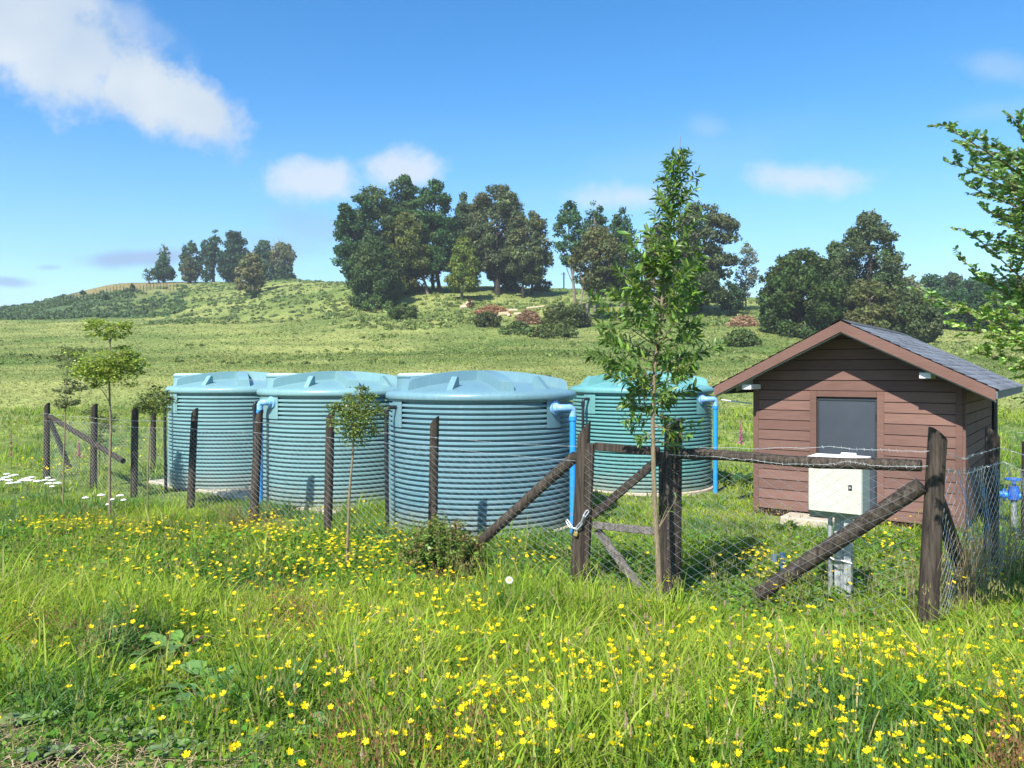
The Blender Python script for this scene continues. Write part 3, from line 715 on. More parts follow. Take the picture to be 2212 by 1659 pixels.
def chainlink(mb, path, ztop, dia=.075, r=.0022, hex_=False, bulge=0.0):
    """path: ground polyline [(x,y,zbottom)], ztop(list per point): woven zig-zag wires"""
    seg = []; tot = 0
    for i in range(len(path) - 1):
        a, b = Vector(path[i]), Vector(path[i + 1]); l = math.hypot(b.x - a.x, b.y - a.y); seg.append((tot, l, i)); tot += l
    def at(s, f):
        for t0, l, i in seg:
            if s <= t0 + l or i == len(seg) - 1:
                t = min(max((s - t0) / l, 0), 1); a, b = Vector(path[i]), Vector(path[i + 1]); p = a.lerp(b, t)
                zt = ztop[i] * (1 - t) + ztop[i + 1] * t
                sag = .03 * math.sin(math.pi * t)
                q = Vector((p.x, p.y, p.z + (zt - sag - p.z) * f)); break
        nrm = Vector((path[-1][1] - path[0][1], -(path[-1][0] - path[0][0]), 0)).normalized()
        return q + nrm * (.012 * math.sin(7 * s + 3 * f) + bulge * math.sin(math.pi * f))
    nw = int(tot / dia); hgt = sum(ztop) / len(ztop) - sum(p[2] for p in path) / len(path); nz = max(4, int(hgt / (dia * .55)))
    vs = []; fs = []
    for w in range(nw):
        s0 = (w + .5) * dia; prev = None
        for k in range(nz + 1):
            f = k / nz; s = s0 + (dia * .5 if (k + w) % 2 else -dia * .5) * 1.02
            p = at(min(max(s, 0), tot), f) + Vector((0, 0, 0))
            b = len(vs); side = Vector((0, r, 0))
            vs += [p + Vector((r, 0, 0)), p + Vector((-r * .5, r * .87, 0)), p + Vector((-r * .5, -r * .87, 0))]
            if prev is not None:
                for j in range(3): fs.append((prev + j, prev + (j + 1) % 3, b + (j + 1) % 3, b + j))
            prev = b
    mb.add(vs, fs)

FL = lambda u: (u * 8.97 / (1 + .8 * u), 8.97 / (1 + .8 * u))     # point of the front fence line seen at slope u
def uu(x): return (x - CX) / FPX
def fpost(xt, yt, xb):
    x, y = FL(uu((xt + xb) / 2)); top = P(xt, yt, y)
    b = P(xb, 0, y); return Vector((b.x, b.y, h1(b.x, b.y))), top
fence = thing('wire_fence', (*FL(uu(700)), h1(*FL(uu(700)))), 'dark timber post fence with chain link and barbed wire in front of the tanks', 'fence')
spec = [(102, 869, 100, .066), (204, 871, 201, .066), (292, 875, 289, .062), (421, 880, 410, .064), (560, 884, 546, .068), (714, 884, 707, .064), (939, 897, 933, .062)]
tops = []; bases = []
for xt, yt, xb, r in spec:
    b_, t_p = fpost(xt, yt, xb); add_post(fence, b_, t_p, r, (1, -.4, 0), slope=1.1); tops.append(t_p); bases.append(b_)
gl_b, gl_t = fpost(1262, 907, 1246); add_post(fence, gl_b, gl_t, .078, (1, -.3, 0), slope=1.2); tops.append(gl_t); bases.append(gl_b)
fdir = Vector((.781, -.625, 0)); fnorm = Vector((-.625, -.781, 0))
wires = MB(); wires2 = MB()
wy1 = [(101, 893), (203, 901), (291, 908), (419, 907), (556, 911), (712, 919), (937, 943), (1256, 963)]
wy2 = [(101, 908), (203, 911), (291, 921), (419, 925), (556, 933), (712, 943), (937, 963), (1252, 994)]
def onfence(x, y, off=.075):
    X, Y = FL(uu(x)); p = P(x, y, Y); return p + fnorm * off
for wl_, mb in ((wy1, wires), (wy2, wires2)):
    for i in range(len(wl_) - 1): barbed(mb, wire_path(onfence(*wl_[i]), onfence(*wl_[i + 1]), .012, 10))
wires.build('barbed_wire', M_wire, fence); wires2.build('barbed_wire', M_wire, fence)
cl = MB(); path = []; zt = []
for i, (x, y) in enumerate(wy2):
    p = onfence(x, y, .07); path.append((p.x, p.y, h1(p.x, p.y) + .02)); zt.append(p.z)
chainlink(cl, path, zt); cl.build('chain_link_mesh', M_wire, fence)
def brace(parent, a, b, r, mat=M_log, n=10):
    a, b = Vector(a), Vector(b); pts = [a.lerp(b, i / 5) for i in range(6)]
    off = b - world_loc(parent)
    return MB().tube(pts, [r * 1.0, r * 1.02, r, r * 1.03, r, r], n, wob=.05).build('brace', mat, parent, smooth=True, sharp=50, offset=off)
X_, Y_ = FL(uu(1040)); brace(fence, P(1243, 985, FL(uu(1243))[1]), P(1030, 1178, Y_) , .062)
Xq, Yq = FL(uu(262)); brace(fence, P(108, 900, FL(uu(108))[1]), P(266, 996, Yq), .055, M_post)
o_ = brace(fence, P(104, 900, 17.5), P(150, 1010, 18.2), .06, M_greywood); o_['label'] = 'sunlit grey brace at the far left corner post'

# gate
g_b = Vector((*FL(uu(1447)), 0)); g_b.z = h1(g_b.x, g_b.y); g_t = P(1455, 900, FL(uu(1450))[1])
gate = thing('timber_gate', (*FL(uu(1350)), h1(*FL(uu(1350)))), 'dark timber frame gate with chain link, diagonal braces and padlocked chain', 'gate')
def bar(parent, a, b, w, d, name, mat=M_post, lab=None):
    a, b = Vector(a), Vector(b); ax = (b - a); L = ax.length; z = ax.normalized(); y = fnorm; x = y.cross(z).normalized(); y = z.cross(x)
    off = (a + b) / 2 - world_loc(parent)
    o = MB().box((a + b) / 2, (w, d, L), x, y, z, bev=.006).build(name, mat, parent, offset=off)
    if lab: o['label'] = lab
    return o
def og(x, y, off=0): X, Y = FL(uu(x)); return P(x, y, Y) + fnorm * off
gz = lambda x: h1(*FL(uu(x)))
bar(gate, og(1276, 958), Vector((*FL(uu(1264)), gz(1264) + .04)), .085, .05, 'stile')
bar(gate, og(1433, 976), Vector((*FL(uu(1432)), gz(1432) + .08)), .085, .05, 'stile')
bar(gate, og(1286, 964), og(1424, 976), .085, .048, 'rail')
bar(gate, og(1282, 1134), og(1424, 1149), .075, .046, 'rail', M_greywood)
bar(gate, og(1274, 1116, -.05), og(1428, 984, -.05), .085, .045, 'diagonal_brace')
bar(gate, og(1284, 1146, -.05), og(1392, 1292, -.05), .085, .045, 'diagonal_brace', M_greywood, 'weathered grey lower brace')
gc_ = MB(); p0, p1 = og(1268, 970, .04), og(1436, 982, .04)
chainlink(gc_, [(p0.x, p0.y, h1(p0.x, p0.y) + .05), (p1.x, p1.y, h1(p1.x, p1.y) + .05)], [p0.z, p1.z]); gc_.build('chain_link_mesh', M_wire, gate)
# chain and padlock
def link(mb, c, d, up, L=.055, w=.028, r=.0065):
    d = Vector(d).normalized(); up = Vector(up); up = (up - d * up.dot(d)).normalized(); pts = []
    for k in range(17):
        a = 2 * math.pi * k / 16; pts.append(Vector(c) + d * ((L / 2 - w / 2) * (1 if math.cos(a) > 0 else -1) + math.cos(a) * w / 2) + up * math.sin(a) * w / 2)
    mb.tube(pts, r, 6, cap=False)
chain = thing('chain', og(1258, 1135, .1), 'galvanised chain looped round the gate post above the padlock', 'chain')
cpts = [og(1236, 1122, .10), og(1246, 1136, .11), og(1257, 1139, .11), og(1266, 1128, .10), og(1272, 1112, .09), og(1276, 1103, .06)]
for i in range(len(cpts) - 1):
    m = MB(); mid = (cpts[i] + cpts[i + 1]) / 2; d = cpts[i + 1] - cpts[i]
    link(m, mid, d, fnorm if i % 2 else UZ.cross(d.normalized()) * .3 + UZ, L=d.length + .022); m.build('chain_link', M_steel, chain, smooth=True)
pl = thing('padlock', og(1256, 1148, .11), 'brass padlock hanging from the gate chain', 'padlock')
pc = og(1256, 1150, .11)
MB().box(pc, (.048, .022, .045), (fdir + UZ * -.25).normalized(), fnorm, (UZ + fdir * .25).normalized(), bev=.004).build('lock_body', M_brass, pl)
MB().tube([pc + fdir * (.016 * math.cos(a)) + UZ * (.022 + .022 * math.sin(a)) for a in [math.pi * k / 8 for k in range(9)]], .005, 8).build('shackle', M_steel, pl, smooth=True)

fr2 = thing('wire_fence', (*FL(uu(1740)), h1(*FL(uu(1740)))), 'dark timber fence section with horizontal log rail beside the electric cabinet', 'fence')
add_post(fr2, g_b, g_t, .098, (1, 0, 0), slope=.5, lab='thick gate hinge post behind the tall sapling')
c_b = Vector((*FL(uu(1999)), 0)); c_b.z = h1(c_b.x, c_b.y); c_t = P(2026, 920, c_b.y)
add_post(fr2, c_b, c_t, .072, (-1, -.1, 0), slope=.95, lab='leaning corner post')
ra, rb_ = og(1462, 980), og(1990, 1009)
off = rb_ - world_loc(fr2)
MB().tube([ra.lerp(rb_, i / 8) + UZ * (.012 * math.sin(i)) for i in range(9)], [.055, .056, .05, .052, .05, .053, .05, .052, .05], 12, wob=.05).build('rail', M_log, fr2, smooth=True, sharp=50, offset=off)
brace(fr2, og(1990, 1048, .0), og(1640, 1284, 0), .07)
w1 = MB(); w2 = MB()
for mb, ys in ((w1, [(1452, 960), (1630, 968), (1800, 962), (1900, 970), (2012, 972)]), (w2, [(1455, 980), (1560, 985), (1640, 992), (1720, 1000), (1800, 1000), (1838, 994), (1900, 1003), (2010, 1004)])):
    for i in range(len(ys) - 1): barbed(mb, wire_path(onfence(*ys[i], .10), onfence(*ys[i + 1], .10), .004, 6))
w1.build('barbed_wire', M_wire, fr2); w2.build('barbed_wire', M_wire, fr2)
cm = MB(); path = []; zt = []
for x, y in ((1452, 983), (1640, 994), (1830, 998), (2006, 1006)):
    p = onfence(x, y, .10); path.append((p.x, p.y, h1(p.x, p.y) + .02)); zt.append(p.z)
chainlink(cm, path, zt, dia=.085); cm.build('chain_link_mesh', M_wire, fr2)

rdir = Vector((.653, .757, 0))
F9 = Vector((c_b.x, c_b.y, 0)) + rdir * 2.95; F10 = Vector((c_b.x, c_b.y, 0)) + rdir * 5.7; F11 = Vector((c_b.x, c_b.y, 0)) + rdir * 8.6
for q in (F9, F10, F11): q.z = h1(q.x, q.y)
fr3 = thing('wire_fence', F9, 'dark timber fence run going back past the right side of the hut', 'fence')
add_post(fr3, F9, P(2144, 920, F9.y), .074, (-1, 0, 0), slope=.95)
add_post(fr3, F10, F10 + UZ * 1.45, .07, (-1, 0, 0)); add_post(fr3, F11, F11 + UZ * 1.45, .07, (-1, 0, 0))
brace(fr3, P(2024, 1078, c_b.y + .05), P(2108, 1318, 7.75), .062, M_post)
rn = Vector((-.757, .653, 0))
k1 = MB(); k2 = MB()
tp = P(2010, 972, c_b.y); 
hs1 = [tp, P(2060, 990, 7.0), P(2085, 980, 7.4), P(2140, 966, F9.y), F10 + UZ * 1.22, F11 + UZ * 1.25]
hs2 = [P(2008, 1008, c_b.y), P(2060, 1022, 7.0), P(2100, 1010, 7.6), P(2146, 996, F9.y), F10 + UZ * 1.0, F11 + UZ * 1.0]
for mb, hs in ((k1, hs1), (k2, hs2)):
    for i in range(len(hs) - 1): barbed(mb, wire_path(hs[i] + rn * -.08, hs[i + 1] + rn * -.08, .005, 6))
k1.build('barbed_wire', M_wire, fr3); k2.build('barbed_wire', M_wire, fr3)
cm = MB(); pp = [c_b, F9, F10, F11]
chainlink(cm, [(q.x + .06, q.y - .05, h1(q.x, q.y) + .02) for q in pp], [hs2[0].z, hs2[3].z, hs2[4].z, hs2[5].z], dia=.085, bulge=.04); cm.build('chain_link_mesh', M_wire, fr3)

fr4 = thing('wire_fence', (-8.8, 18.7, h1(-8.8, 18.7)), 'dark timber fence run at the back left behind the farthest tank', 'fence')
bp_ = [bases[0], Vector((-8.75, 18.75, 0)), Vector((-6.4, 20.6, 0)), Vector((-4.0, 22.4, 0))]
for q in bp_[1:]: q.z = h1(q.x, q.y); add_post(fr4, q, q + UZ * 1.42, .06, (1, 0, 0), slope=1)
w1 = MB(); cm = MB()
for i in range(3):
    barbed(w1, wire_path(bp_[i] + UZ * 1.2, bp_[i + 1] + UZ * 1.2, .01, 8)); barbed(w1, wire_path(bp_[i] + UZ * 1.0, bp_[i + 1] + UZ * 1.0, .01, 8))
w1.build('barbed_wire', M_wire, fr4)
chainlink(cm, [tuple(q) for q in bp_], [q.z + 1.0 for q in bp_]); cm.build('chain_link_mesh', M_wire, fr4)
fr5 = thing('wire_fence', (3.2, 19.6, h1(3.2, 19.6)), 'plain wire fence glimpsed between the greenest tank and the hut', 'fence')
q0, q1, q2 = Vector((2.6, 20.2, 0)), Vector((8.9, 15.9, 0)), Vector((12.2, 13.4, 0))
for q in (q0, q1, q2): q.z = h1(q.x, q.y); add_post(fr5, q, q + UZ * 1.4, .06, (1, 0, 0))
w1 = MB()
for hgt in (1.25, .98):
    w1.tube(wire_path(q0 + UZ * hgt, q1 + UZ * hgt, .02, 12), .0025, 4); w1.tube(wire_path(q1 + UZ * hgt, q2 + UZ * hgt, .02, 12), .0025, 4)
w1.build('wire', M_wire, fr5)

# far small fences
def hill_fence(label, pix, hgt, name='hill_fence'):
    pts = []
    for x, Y in pix:
        X = uu(x) * Y; pts.append(Vector((X, Y, h1(X, Y))))
    root = thing(name, pts[0], label, 'fence')
    for p in pts:
        MB().tube([p - UZ * .2, p + UZ * hgt * random.uniform(.85, 1.1)], .055 * hgt / 1.3, 6).build('post', M_darkbark, root)
    w = MB()
    for i in range(len(pts) - 1):
        for f in (.5, .85): w.tube([pts[i] + UZ * hgt * f, pts[i + 1] + UZ * hgt * f], .008, 3, cap=False)
    w.build('wire', M_wire, root)
hill_fence('row of close dark posts below the dry brow on the far left hill', [(130 + i * 7.2, 168 + i * .25 + 2.5 * math.sin(i * .5)) for i in range(36)], 1.5)
hill_fence('sparse dark posts at the foot of the far left hill', [(25 + i * 19, 133 + (i > 12) * (i - 12) * 2.2) for i in range(19)], 1.35)
hill_fence('pale small posts crossing the slope behind the hut roof', [(2030 + i * 12, 101 - i * .4) for i in range(18)], 1.2)
px_ = 1218; pY = 150; q = Vector((uu(px_) * pY, pY, h1(uu(px_) * pY, pY)))
up = thing('utility_pole', q, 'thin dark utility pole on the ridge between two tree clumps', 'utility pole')
MB().tube([q - UZ * .5, P(px_, 588, pY)], .13, 8).build('pole', M_darkbark, up)
MB().tube([P(px_ - 6, 592, pY), P(px_ + 4, 592, pY)], .06, 6).build('crossarm', M_darkbark, up)

# ------------------------------------------------------------------ valve and pipes on the right
vb = P(2190, 1070, 12.0); vx = hm
valve = thing('gate_valve', (vb.x, vb.y, h1(vb.x, vb.y)), 'blue cast iron gate valve with handwheel at the right edge', 'valve')
MB().tube([vb - vx * .26, vb + vx * .5], .052, 14).build('pipe', M_bluepvc, valve, smooth=True)
MB().tube([vb - vx * .40, vb - vx * .24], .085, 14).build('pipe_end', M_paleblue, valve, smooth=True)
for a in (-.13, .13): MB().tube([vb + vx * (a - .012), vb + vx * (a + .012)], .105, 18).build('flange', M_valve, valve, smooth=True)
MB().lathe([(.03, -.10), (.085, -.06), (.09, .03), (.075, .09), (.07, .12), (.07, .14), (.03, .15), (.025, .20), (.018, .26)], 20, vb + vx * 0).build('bonnet', M_valve, valve, smooth=True)
hw = MB(); hc = vb + UZ * .25
hw.tube([hc + Vector((math.cos(a), math.sin(a), 0)) * .115 for a in [2 * math.pi * k / 24 for k in range(25)]], .014, 8, cap=False)
for k in range(4): hw.tube([hc, hc + Vector((math.cos(k * math.pi / 2 + .4), math.sin(k * math.pi / 2 + .4), 0)) * .11], .009, 6)
hw.build('handwheel', M_valve, valve, smooth=True)
MB().tube([vb - UZ * .08, Vector((vb.x, vb.y, h1(vb.x, vb.y) - .1))], .04, 8).build('support_post', M_steel, valve)
ep = [P(1634, 1215, 8.4), P(1635, 1194, 8.4), P(1640, 1180, 8.4), P(1652, 1176, 8.42), P(1666, 1174, 8.44), P(1672, 1178, 8.45), P(1673, 1210, 8.45)]
ep = [e for e in ep]; e0 = thing('bent_pipe', (ep[0].x, ep[0].y, h1(ep[0].x, ep[0].y)), 'black bent pipe rising from the grass inside the fence', 'pipe')
MB().tube(ep[:1] + ep[:], .034, 10).build('pipe', M_black, e0, smooth=True)
MB().tube([P(1673, 1212, 8.45), P(1673, 1198, 8.45)], .038, 10).build('pipe_sleeve', plain('grey_blue_pvc', (.08, .13, .18), .5), e0, smooth=True)
bp0 = P(1690, 1195, 8.6); tag(MB().tube([bp0, Vector((bp0.x, bp0.y, h1(bp0.x, bp0.y) - .1))], .035, 10).build('pipe_stub', plain('dull_blue_pipe', (.02, .07, .14), .6), smooth=True), 'dark blue upright pipe stub beside the black bent pipe', 'pipe')

# ------------------------------------------------------------------ trees on the hill
def unit(n):
    v = rng.normal(size=(n, 3)); return v / np.linalg.norm(v, axis=1)[:, None]
def leaf_quads(Pt, N, size, asp=.62):
    """kite shaped leaf clumps: centres, normals, sizes"""
    n = len(Pt); t = np.cross(N, unit(n)); t /= np.linalg.norm(t, axis=1)[:, None] + 1e-9; b_ = np.cross(N, t)
    a = t * size[:, None]; c = b_ * (size * asp)[:, None]; k = N * (size * .22)[:, None]
    V = np.stack([Pt - a, Pt + c - a * .15 + k, Pt + a, Pt - c + a * .1 + k], 1).reshape(-1, 3)
    return V, np.arange(4 * n).reshape(n, 4)
PROF = {'round': lambda t: np.sqrt(np.clip(1 - (2 * t - 1) ** 2, 0, 1)) ** .8,
        'dome': lambda t: np.where(t < .3, .72 + .28 * np.sin(t / .3 * 1.57), np.clip(1 - ((t - .3) / .7) ** 2, 0, 1) ** .55),
        'cone': lambda t: np.where(t < .14, .6 + t * 2.8, (1 - (t - .14) / .86) ** .75) * .98 + .02,
        'poplar': lambda t: np.clip(np.sin(np.pi * np.clip(t * .93 + .05, 0, 1)), 0, 1) ** .6,
        'open': lambda t: np.clip(np.sin(np.pi * (t * .9 + .08)), 0, 1) ** .7}
def crown_cloud(cx, cy, zb, zt, w, kind, nb, dens, leaf, col, seed, brs=(.13, .21), flat=.8, jitter=.22, depth=None):
    g = np.random.default_rng(seed); h = zt - zb; dp = depth or w; nb = int(nb * 2.3); leaf = leaf * .66; dens = dens * .80; col = np.array(col) * np.array((1.52, 1.84, 1.22))
    t = g.random(nb * 4); keep = g.random(nb * 4) < PROF[kind](t) ** .8 + .12; t = t[keep][:nb]; nb = len(t)
    rad = PROF[kind](t); rb = (brs[0] + (brs[1] - brs[0]) * g.random(nb)) * .74 * min(w, h * 1.2) * (.5 + .5 * rad)
    a = g.random(nb) * 2 * np.pi; rr = np.maximum(rad * w / 2 - rb * .45, .15 * rb) * (.30 + .70 * g.random(nb) ** .45) * (1 + .3 * (g.random(nb) - .5))
    c = np.stack([cx + np.cos(a) * rr, cy + np.sin(a) * rr * dp / w, zb + t * h], 1)
    c[:, 2] = np.clip(c[:, 2], zb + rb * flat * .6, zt - rb * flat * .8)
    n_each = np.maximum((dens * 4 * np.pi * rb ** 2 * flat / (leaf ** 2)).astype(int), 12)
    ids = np.repeat(np.arange(nb), n_each); n = len(ids)
    d = g.normal(size=(n, 3)); d /= np.linalg.norm(d, axis=1)[:, None]; d[:, 2] += .12
    lump = 1 + .28 * np.sin(d[:, 0] * 5 + ids * 1.7) * np.sin(d[:, 1] * 5 + ids * .9) * np.sin(d[:, 2] * 4 + ids)
    rfac = (.62 + .45 * g.random(n) ** .7) * lump
    p = c[ids] + d * (rb[ids] * rfac)[:, None] * np.array([1, 1, flat])
    p += g.normal(size=(n, 3)) * leaf * jitter * 2.2
    N = d + .75 * g.normal(size=(n, 3)); N /= np.linalg.norm(N, axis=1)[:, None]
    V, F = leaf_quads(p, N, leaf * (.5 + .7 * g.random(n)))
    cb = np.array(col)[None] * (.78 + .44 * g.random(nb))[:, None] * (1 + .08 * g.normal(size=(nb, 3)) * np.array([1, .5, .8]))
    cc = np.clip(cb[ids] * (.60 + .8 * g.random(n))[:, None], .004, 1)
    return V, F, np.repeat(cc, 4, 0), c, rb
def limbs(mb, base, top, r, c, k, g, r_end=.25):
    base, top = Vector(base), Vector(top); pts = []
    for i in range(6):
        t = i / 5; p = base.lerp(top, t); q = .025 * (top - base).length * (1 if 0 < i < 5 else 0)
        pts.append(p + Vector((g.uniform(-q, q), g.uniform(-q, q), 0)))
    pts[0] = pts[0] - UZ * .4
    mb.tube(pts, [r * (1.25 if i == 0 else 1) * (1 - (1 - r_end) * i / 5) for i in range(6)], 8)
    for j in g.choice(len(c), min(k, len(c)), replace=False):
        e = Vector(c[j]); tt = min(max((e.z - base.z) / max(top.z - base.z, .1) - .22, .25), .9); s = base.lerp(top, tt)
        mid = s.lerp(e, .5) + Vector((g.uniform(-.2, .2), g.uniform(-.2, .2), g.uniform(-.1, .3)))
        mb.tube([s, mid, e], [r * .38, r * .25, r * .1], 5)
TREE_N = [0]
def hill_tree(label, x0, x1, yt, yb, ybase, Y, kind, col, bark=None, nb=34, dens=1.5, leaf=.36, trunk=None, xb=None, r=.22, k=8, group=None, name='tree', cat='tree', brs=(.13, .21), flat=.8, depth=None, twigs=0, jitter=.22):
    xc = (x0 + x1) / 2; xb = xc if xb is None else xb
    if Y is None: Y = hit(xb, ybase, 0, 45, 260) or 120.
    X = uu(xb) * Y; z0 = h1(X, Y); w = (x1 - x0) / FPX * Y
    zt = CAMZ - (yt - CY) / FPX * Y; zb = CAMZ - (yb - CY) / FPX * Y
    if name in ('shrub', 'brush'): zb = min(zb, z0 + .1)
    TREE_N[0] += 1; g = np.random.default_rng(100 + TREE_N[0])
    root = thing(name, (X, Y, z0), label, cat, group)
    V, F, cc, c, rb = crown_cloud(uu(xc) * Y, Y, zb, zt, w, kind, nb, dens, leaf, col, 1000 + TREE_N[0], brs, flat, jitter, depth)
    if twigs:
        pass
    np_object('crown', V, [F], M_leaf, root, col=cc)
    mb = MB(); limbs(mb, (X, Y, z0), (uu(xc) * Y, Y, zb + (zt - zb) * .72), r, c, k, g)
    if trunk:
        for (xx, yy_, x2, y2) in trunk: limbs(mb, (uu(xx) * Y, Y - .5, h1(uu(xx) * Y, Y - .5)), P(x2, y2, Y), r * .8, c, 3, g, .4)
    mb.build('trunk', bark or M_darkbark, root, smooth=True)
    return root
GB = (.026, .050, .026); OL = (.066, .066, .022); DK = (.018, .036, .017); BR = (.064, .066, .034); YG = (.085, .105, .022); MG = (.030, .058, .024); PG = (.10, .095, .07); PU = (.08, .075, .062)
G1 = 'trees of the large clump on the hill'; G2 = 'trees of the middle clump behind the tall sapling'; G3 = 'trees behind the hut roof'; G4 = 'trees on the far left hilltop'
# large clump
hill_tree('blue green tall tree at the left edge of the large clump', 722, 816, 423, 615, 640, 113, 'round', GB, nb=40, group=G1, leaf=.34)
hill_tree('grey green tall tree second from the left of the large clump', 756, 862, 403, 605, 640, 117, 'round', (.045, .062, .03), nb=40, group=G1, leaf=.34)
hill_tree('tallest tree of the large clump with a tufted top', 818, 922, 380, 600, 632, 120, 'dome', (.032, .056, .028), nb=44, group=G1, leaf=.34, brs=(.16, .25))
hill_tree('fresh green feathery tall tree right of the tallest in the clump', 884, 990, 390, 588, 618, 118, 'dome', MG, xb=951, nb=48, group=G1, r=.3, k=14, brs=(.12, .18))
hill_tree('second dark trunked tree showing sky beside its trunk in the clump', 905, 965, 470, 596, 620, 121, 'open', DK, xb=937, nb=26, group=G1, r=.28)
hill_tree('small spiry dark tree in the notch of the large clump', 964, 1036, 408, 605, 622, 121, 'cone', (.042, .055, .032), nb=34, group=G1, brs=(.14, .24))
hill_tree('big grey brown domed tree right of the notch in the clump', 1012, 1140, 404, 590, 618, 119, 'round', (.058, .060, .040), xb=1075, nb=58, group=G1, r=.4, k=14, brs=(.10, .17))
hill_tree('lobed grey brown tree at the right edge of the large clump', 1086, 1191, 460, 612, 618, 116, 'round', (.062, .062, .038), nb=50, group=G1, xb=1130, brs=(.11, .18))
hill_tree('dense dark green tree with foliage down to the grass at the clump front', 752, 866, 512, 664, 664, None, 'dome', (.034, .048, .022), nb=70, group=G1, k=4, leaf=.30, brs=(.11, .18))
hill_tree('olive brown broad tree in the front middle of the large clump', 812, 944, 462, 632, 636, None, 'dome', OL, xb=926, nb=62, group=G1, bark=M_bark, leaf=.30, brs=(.10, .17))
hill_tree('yellow green pyramid tree with pale trunk in front of the clump', 962, 1042, 494, 628, 648, None, 'cone', (.088, .098, .024), xb=997, nb=50, group=G1, bark=M_bark, r=.2, k=10, leaf=.27, dens=1.2, brs=(.13, .22))
hill_tree('rusty brown tree with pale leaning trunk right of the pyramid tree', 1038, 1142, 520, 612, 624, None, 'round', (.070, .060, .03), xb=1072, nb=42, group=G1, bark=M_bark, r=.26, k=9, trunk=[(1068, 625, 1078, 575), (1096, 622, 1090, 540)], leaf=.30)
hill_tree('low dark green bushy tree under the right of the clump', 1080, 1130, 578, 630, 630, None, 'dome', DK, nb=26, group=G1, k=3, leaf=.28)
hill_tree('very dark tree filling the lower right corner of the clump', 1122, 1176, 548, 616, 617, 119, 'dome', DK, nb=28, group=G1, k=3)
hill_tree('dark undergrowth tree low behind the olive tree of the clump', 836, 905, 560, 640, 640, 118, 'dome', DK, nb=30, group=G1, k=3)
hill_tree('dark green tree filling the notch behind the yellow green pyramid tree', 962, 1060, 446, 600, 622, 123, 'round', (.030, .046, .024), nb=46, group=G1, r=.28)
# middle clump
hill_tree('slim pale trunked poplar at the left of the middle clump', 1194, 1264, 436, 574, 646, 100, 'poplar', (.034, .062, .034), xb=1242, nb=44, dens=1.15, group=G2, bark=M_bark, r=.22, k=14, leaf=.28, brs=(.13, .2))
hill_tree('second poplar with bare pale twigs in the middle clump', 1258, 1312, 435, 560, 650, 102, 'poplar', (.036, .06, .036), nb=32, dens=1.0, group=G2, bark=M_bark, r=.18, k=16, leaf=.28, brs=(.15, .23))
hill_tree('third thin poplar close left of the tall sapling top', 1314, 1370, 448, 560, 650, 103, 'open', (.034, .058, .036), nb=30, dens=1.0, group=G2, bark=M_bark, k=12, leaf=.28, brs=(.15, .23))
hill_tree('olive brown bushy tree on two leaning pale trunks', 1238, 1346, 494, 636, 668, 93, 'round', (.068, .06, .032), xb=1268, nb=52, group=G2, bark=M_bark, r=.24, k=6, trunk=[(1254, 668, 1258, 600), (1262, 668, 1278, 590)], leaf=.27, brs=(.11, .18))
hill_tree('green rounded tree between the brown tree and the tall sapling', 1318, 1388, 506, 648, 655, 95, 'dome', (.055, .075, .022), nb=36, group=G2, leaf=.28)
hill_tree('brown topped tree half hidden behind the tall sapling', 1378, 1470, 486, 640, 650, 104, 'dome', (.068, .06, .036), nb=40, group=G2)
hill_tree('large spreading tree with layered crown right of the tall sapling', 1455, 1588, 439, 618, 640, 100, 'round', (.052, .054, .034), xb=1512, nb=46, group=G2, r=.36, k=16, brs=(.12, .2), flat=.62)
hill_tree('low green tree under the layered crown right of the sapling', 1440, 1560, 570, 655, 660, 97, 'dome', (.05, .058, .026), nb=40, group=G2, leaf=.28)
hill_tree('thin purplish sparse tree standing alone right of the middle clump', 1582, 1640, 524, 640, 656, 105, 'open', PU, nb=30, dens=.55, group=G2, r=.13, k=18, leaf=.26, bark=M_bark, brs=(.14, .22))
hill_tree('small dark shrubby tree at the foot of the thin purplish tree', 1552, 1608, 608, 666, 668, 98, 'dome', DK, nb=26, leaf=.27, k=3)
# behind the hut
hill_tree('dense dark round tree left of the hut roof', 1640, 1818, 543, 738, 738, 77, 'dome', (.030, .042, .016), nb=95, leaf=.26, group=G3, k=5, brs=(.09, .15))
hill_tree('green tree between the dark round tree and the tall domed tree', 1756, 1850, 524, 690, 700, 88, 'dome', (.036, .055, .03), nb=44, group=G3, leaf=.28)
hill_tree('tall domed grey green tree rising behind the hut roof', 1800, 1950, 462, 700, 715, 84, 'dome', (.050, .058, .034), nb=88, dens=1.3, group=G3, r=.4, k=22, leaf=.27, brs=(.09, .16))
hill_tree('brown green bushy tree low behind the hut ridge', 1806, 1935, 606, 735, 736, 76, 'dome', (.060, .058, .028), nb=66, leaf=.26, group=G3, bark=M_bark, k=20, brs=(.1, .17))
hill_tree('dark bushy tree ending the row right of the hut ridge', 1900, 2030, 632, 742, 742, 75, 'dome', (.040, .048, .024), nb=60, leaf=.26, group=G3, brs=(.1, .17))
for i, (a, b_, yt, Y, cl_) in enumerate([(1935, 2000, 598, 128, PG), (1968, 2050, 594, 132, GB), (2015, 2095, 592, 136, (.04, .055, .035)), (2062, 2140, 602, 128, GB), (2100, 2190, 606, 124, DK), (2150, 2255, 598, 120, (.035, .05, .03)), (2225, 2330, 598, 116, DK)]):
    hill_tree(['pale brown thin tree', 'dark spired tree', 'grey green spired tree', 'short dark tree', 'dark wide tree', 'green tall tree', 'dark end tree'][i] + ' in the far tree line right of the hut',
              a, b_, yt, 695, 700, Y, 'dome', cl_, nb=44, leaf=.4, group='far tree line right of the hut', k=4)
